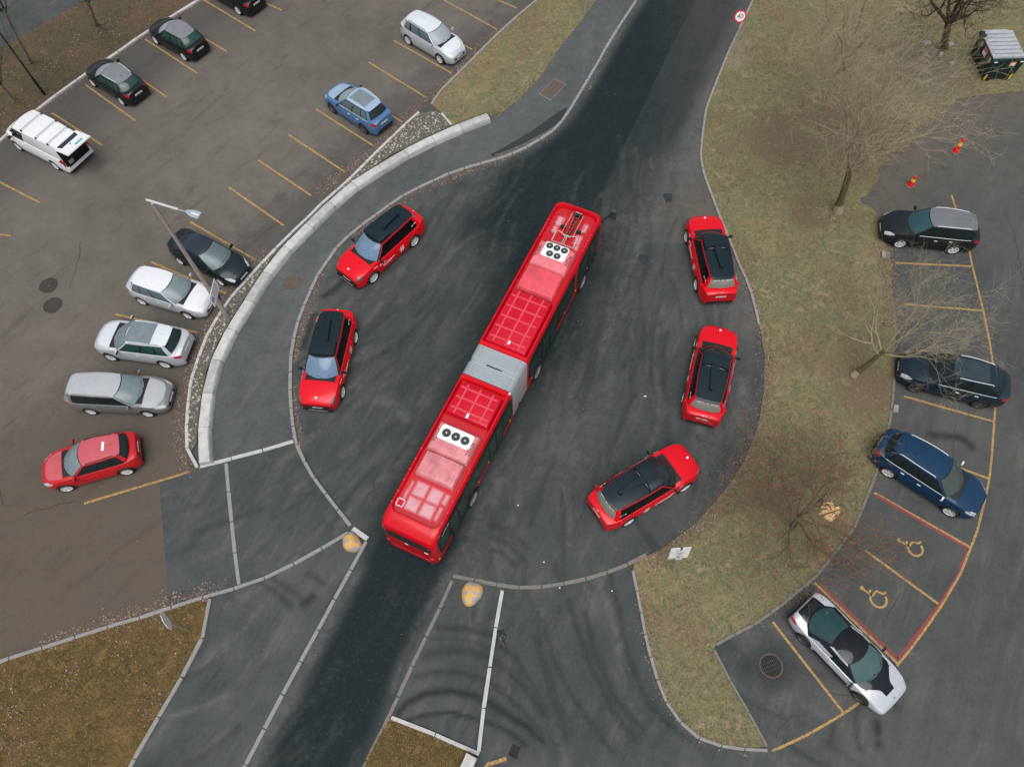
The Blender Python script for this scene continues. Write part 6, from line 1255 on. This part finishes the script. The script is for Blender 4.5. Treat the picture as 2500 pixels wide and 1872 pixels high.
# ---------------------------------------------------------------- bare trees
M_bark = mat('bark_mossy', (.10, .085, .042), .95, 0, .35, 5, .8, 18); M_twig = mat('twig_bark', (.30, .25, .165), .9, 0, .3, 6); M_birch = mat('birch_bark', (.28, .26, .2), .85, 0, .5, 4, .4, 20); M_twig2 = mat('dark_twig', (.075, .06, .04), .9, 0, .3, 6)
def tree(name, label, base, fork, H, spread, seed, bark=M_bark, twig=M_twig, r0=.16, nb=5, guard=True, levels=4, density=1., tw=1., leafm=None, nleaf=0, droop=0.):
    r = random.Random(seed); b = Vector((*base, 0)); fk = Vector(fork) - b
    root = empty(name, (*base, .05), label=label, cat='tree', group='bare trees')
    tk, cr = MB(), MB(); tips = []
    def branch(p, d, L, rad, lev):
        n = 5 if lev < 3 else 3; pts = [p]; rs = [rad]; q = p.copy(); dd = d.copy(); 
        for i in range(n):
            j = Vector((r.uniform(-1, 1), r.uniform(-1, 1), r.uniform(-.7, .9))) * (.16 + .07 * lev)
            dd = (dd + j + Vector((0, 0, .09 if lev < 3 else .02 - droop))).normalized(); q = q + dd * (L / n); pts.append(q.copy()); rs.append(rad * (1 - .72 * (i + 1) / n))
        (tk if lev < 1 else cr).tube(pts, rs, 7 if lev < 2 else 4 if lev < 3 else 3, cap=lev < 2)
        if lev >= levels: tips.append(pts[-1]); tips.append(pts[-2]); return
        m = {0: nb, 1: 7, 2: 6, 3: 6, 4: 4}.get(lev, 3); m = max(2, round(m * density))
        for k in range(m):
            t = .25 + .75 * (k + r.random()) / m; i = min(n - 1, int(t * n)); pp = pts[i].lerp(pts[i + 1], t * n - i); ax = (pts[i + 1] - pts[i]).normalized()
            a = r.uniform(0, 6.28); u = ax.orthogonal().normalized(); w = ax.cross(u); sp = r.uniform(.5, 1.05)
            nd = (ax * math.cos(sp) + (u * math.cos(a) + w * math.sin(a)) * math.sin(sp)).normalized()
            if nd.z < -.25: nd.z *= -.3
            branch(pp, nd, L * r.uniform(.5, .78), max(.0060 * tw, rs[i] * r.uniform(.46, .68)), lev + 1)
    # trunk up to the fork, then limbs
    n = 5; tp = [Vector((0, 0, -.05))] + [fk * (k / n) + Vector((r.uniform(-.04, .04), r.uniform(-.04, .04), 0)) for k in range(1, n + 1)]
    tk.tube(tp, [r0 * 1.5, r0 * 1.12, r0, r0 * .95, r0 * .9, r0 * .85], 9, cap=False)
    fd = fk.normalized()
    for k in range(nb):
        a = 2 * math.pi * (k + r.uniform(-.25, .25)) / nb; t = r.uniform(.82, 1) if k else 1.0
        d = (fd * .9 + Vector((math.cos(a), math.sin(a), 0)) * spread * (r.uniform(.7, 1.1) if k else .15)).normalized()
        branch(fk * t, d, (H - fk.z) * r.uniform(.62, .85), r0 * r.uniform(.42, .6), 1)
    tk.build('trunk', bark, root, 60); c = cr.build('crown', twig, root, 60)
    if guard: MB().tube([(0, 0, 0), tp[1] * .9], [r0 * 1.75, r0 * 1.3], 10, cap=False).build('trunk_guard', mat('guard_buff', (.30, .25, .18), .85, 0, .15, 6), root, 60)
    if nleaf:
        vs = []; fs = []
        for _ in range(nleaf):
            p = r.choice(tips) + Vector((r.gauss(0, .05), r.gauss(0, .05), r.gauss(0, .05))); s_ = r.uniform(.025, .05); u = Vector((r.uniform(-1, 1), r.uniform(-1, 1), r.uniform(-.5, .5))).normalized(); w = u.orthogonal().normalized(); k = len(vs)
            vs += [p + u * s_, p + w * s_ * .6, p - u * s_, p - w * s_ * .6]; fs.append((k, k + 1, k + 2, k + 3))
        l = mkmesh('leaves', vs, fs, leafm, root); tag(l, kind='stuff')
    return root
T_, Fk = D['trees'], D['forks']
tree('bare_tree', 'bare mossy tree on the lawn left of the traffic cones', T_['t1'], Fk['t1'], 8.8, .48, 14, r0=.17, nb=6, levels=5, density=.80)
tree('bare_tree', 'bare forked tree at the top of the lawn', T_['t2'], Fk['t2'], 9.0, .85, 23, r0=.15, nb=6, guard=False, levels=5, density=.75)
tree('bare_tree', 'dark bare tree beside the waste container', T_['t3'], Fk['t3'], 8.0, .9, 31, r0=.21, nb=6, twig=M_twig2, guard=False)
tree('bare_tree', 'pale twigged bare tree leaning over the dark navy SUV', T_['t4'], (T_['t4'][0] + .75, T_['t4'][1] + .25, 1.9), 5.6, 1.25, 47, r0=.11, nb=6, levels=5, density=.68, tw=.8)
M_bud = mat('red_buds', (.20, .072, .042), .8, 0, .4, 30)
tree('budding_tree', 'low spreading tree with rust red buds above the wheelchair bays', T_['t5'], (T_['t5'][0] - .1, T_['t5'][1] + .1, .9), 4.7, 1.7, 59, r0=.10, nb=9, guard=False, twig=mat('grey_twig', (.13, .11, .075), .9, 0, .3, 6), leafm=M_bud, nleaf=3400)
for k, lb in (('b1', 'young birch at the top left verge, nearest the top edge'), ('b2', 'tall birch with mossy trunk behind the black lamp post'), ('b3', 'birch cut off by the left edge below the black lamp post')):
    tree('birch_tree', lb, T_[k], Fk[k], 9.0 if k == 'b2' else 7.5, .5, {'b1': 71, 'b2': 83, 'b3': 97}[k], bark=M_birch, twig=M_twig2, r0=.09, nb=4, guard=False, density=.75)

# ---------------------------------------------------------------- grass blades, leaves, crumbs
def colour_mat(name, rough=.9):
    m, nt, b = nodes_mat(name); at = nt.nodes.new('ShaderNodeAttribute'); at.attribute_name = 'tint'; nt.links.new(at.outputs['Color'], b.inputs['Base Color']); b.inputs['Roughness'].default_value = rough; b.inputs['Specular IOR Level'].default_value = .2; return m
M_blade = colour_mat('grass_blade'); M_leaf = colour_mat('fallen_leaf')
def scatter(name, label, X, Y, Z, size, flat, pal, m, parent=None, tri=False):
    n = len(X); a = rng.uniform(0, 2 * np.pi, n); s = size * rng.uniform(.5, 1.3, n); pal = np.array(pal); ci = rng.integers(0, len(pal), n); col = pal[ci] * rng.uniform(.7, 1.3, (n, 1))
    ca, sa = np.cos(a), np.sin(a)
    if tri:   # upright blades leaning over
        ln = rng.uniform(.3, 1.2, n) * s; P0 = np.stack([X - sa * s * .16, Y + ca * s * .16, Z], 1); P1 = np.stack([X + sa * s * .16, Y - ca * s * .16, Z], 1); P2 = np.stack([X + ca * ln, Y + sa * ln, Z + s * rng.uniform(.5, 1, n)], 1); V = np.stack([P0, P1, P2], 1); k = 3
    else:
        t = rng.uniform(-flat, flat, n); t2 = rng.uniform(-flat, flat, n); u = np.stack([ca, sa, t], 1) * s[:, None]; w = np.stack([-sa, ca, t2], 1) * (s * rng.uniform(.5, .9, n))[:, None]; c = np.stack([X, Y, Z + s * flat * .8 + .004], 1); V = np.stack([c - u, c - w, c + u, c + w], 1); k = 4
    me = bpy.data.meshes.new(name); me.vertices.add(n * k); me.vertices.foreach_set('co', V.reshape(-1).astype(np.float32)); me.loops.add(n * k); me.loops.foreach_set('vertex_index', np.arange(n * k, dtype=np.int32))
    me.polygons.add(n); me.polygons.foreach_set('loop_start', np.arange(0, n * k, k, dtype=np.int32)); me.polygons.foreach_set('loop_total', np.full(n, k, np.int32)); me.update(calc_edges=True)
    at = me.attributes.new('tint', 'FLOAT_COLOR', 'POINT'); cc = np.concatenate([np.repeat(col, k, 0), np.ones((n * k, 1))], 1); at.data.foreach_set('color', cc.ravel().astype(np.float32)); me.materials.append(m)
    return tag(link(bpy.data.objects.new(name, me), parent), label, None, None, 'stuff')
def pts_in(key, n, clip=True):
    p = np.array(D[key]); lo, hi = p.min(0), p.max(0)
    if clip: lo = np.maximum(lo, (-33, -4)); hi = np.minimum(hi, (36, 50))
    X, Y = rng.uniform(lo[0], hi[0], n), rng.uniform(lo[1], hi[1], n); k = inside(D[key], X, Y); return X[k], Y[k]
STRAW = [(.32, .26, .165), (.27, .22, .125), (.215, .205, .11), (.165, .185, .10), (.20, .22, .13), (.36, .305, .215), (.17, .13, .085)]
DRY = [(.31, .205, .09), (.25, .165, .07), (.18, .13, .05), (.12, .105, .04), (.15, .09, .045)]
DIM = [(.13, .095, .06), (.16, .115, .075), (.09, .08, .045), (.075, .085, .04), (.18, .14, .11)]
for key, n, pal, nm in (('lawn', 230000, STRAW, 'lawn'), ('grass_upper', 70000, STRAW, 'upper verge'), ('grass_left', 60000, DIM, 'far verge'), ('grass_lower', 70000, DRY, 'lower left verge'), ('grass_islet', 14000, DRY, 'islet')):
    X, Y = pts_in(key, n); scatter('grass', 'short winter grass on the ' + nm, X, Y, np.full(len(X), .055), .075, 0, pal, M_blade, None, True)
LEAF = [(.18, .10, .06), (.22, .135, .09), (.16, .105, .085), (.25, .19, .17), (.12, .08, .06), (.30, .235, .205), (.23, .165, .15)]
LX, LY = [], []
for pl, w in D['leaflines']:
    q = np.array(resample(pl, .1)); reps = int(9 * (.5 + w)); t = np.repeat(q, reps, 0) + rng.normal(0, .08 + .11 * w, (len(q) * reps, 2)); LX.append(t[:, 0]); LY.append(t[:, 1])
X, Y = np.concatenate(LX), np.concatenate(LY)
def heights(X, Y):
    z = np.full(len(X), .010)
    for k, h in (('lot', .012), ('path', .052), ('cobble', .13), ('lawn', .075), ('grass_upper', .08), ('grass_left', .07), ('grass_lower', .07), ('grass_islet', .07)): z = np.where(inside(D[k], X, Y), h, z)
    return z
keep = ~((X > 1) & (X < 14) & ~inside(D['lawn'], X, Y) & (rng.random(len(X)) < .75)); X, Y = X[keep], Y[keep]
scatter('leaf_litter', 'brown fallen leaves drifted along the kerbs', X, Y, heights(X, Y), .036, .35, LEAF, M_leaf)
parts = []
for key, n, cl in (('lawn', 30000, 1), ('grass_upper', 16000, 1), ('grass_left', 16000, 1), ('grass_lower', 8000, 1)):
    X, Y = pts_in(key, n); f = np.sin(X * .9 + 1.3 * np.sin(Y * .7)) * np.sin(Y * .8 + 1.1 * np.sin(X * .6)) + .45 * np.sin(X * 2.3 + Y * 1.7); k = f + rng.normal(0, .35, len(X)) > .42; parts.append((X[k], Y[k]))
X, Y = np.concatenate([p[0] for p in parts]), np.concatenate([p[1] for p in parts])
scatter('leaf_litter', 'faded pinkish leaves scattered over the grass', X, Y, heights(X, Y), .04, .4, [(.26, .17, .145), (.30, .22, .2), (.20, .12, .09), (.24, .13, .08), (.17, .12, .11)], M_leaf)
X, Y = rng.uniform(-31, 22, 520), rng.uniform(-2, 45, 520)
scatter('ground_crumbs', 'single leaves and pale crumbs lying about the asphalt', X, Y, heights(X, Y), .028, .3, LEAF[:4] , M_leaf)
for k, (x, y) in enumerate(D['litter'][:5]):
    MB().box((0, 0, .01), (.13 if k == 0 else .06, .05, .015), 0, .7).build('paper_scrap', M_sticker, YARD).location = (x, y, .008)
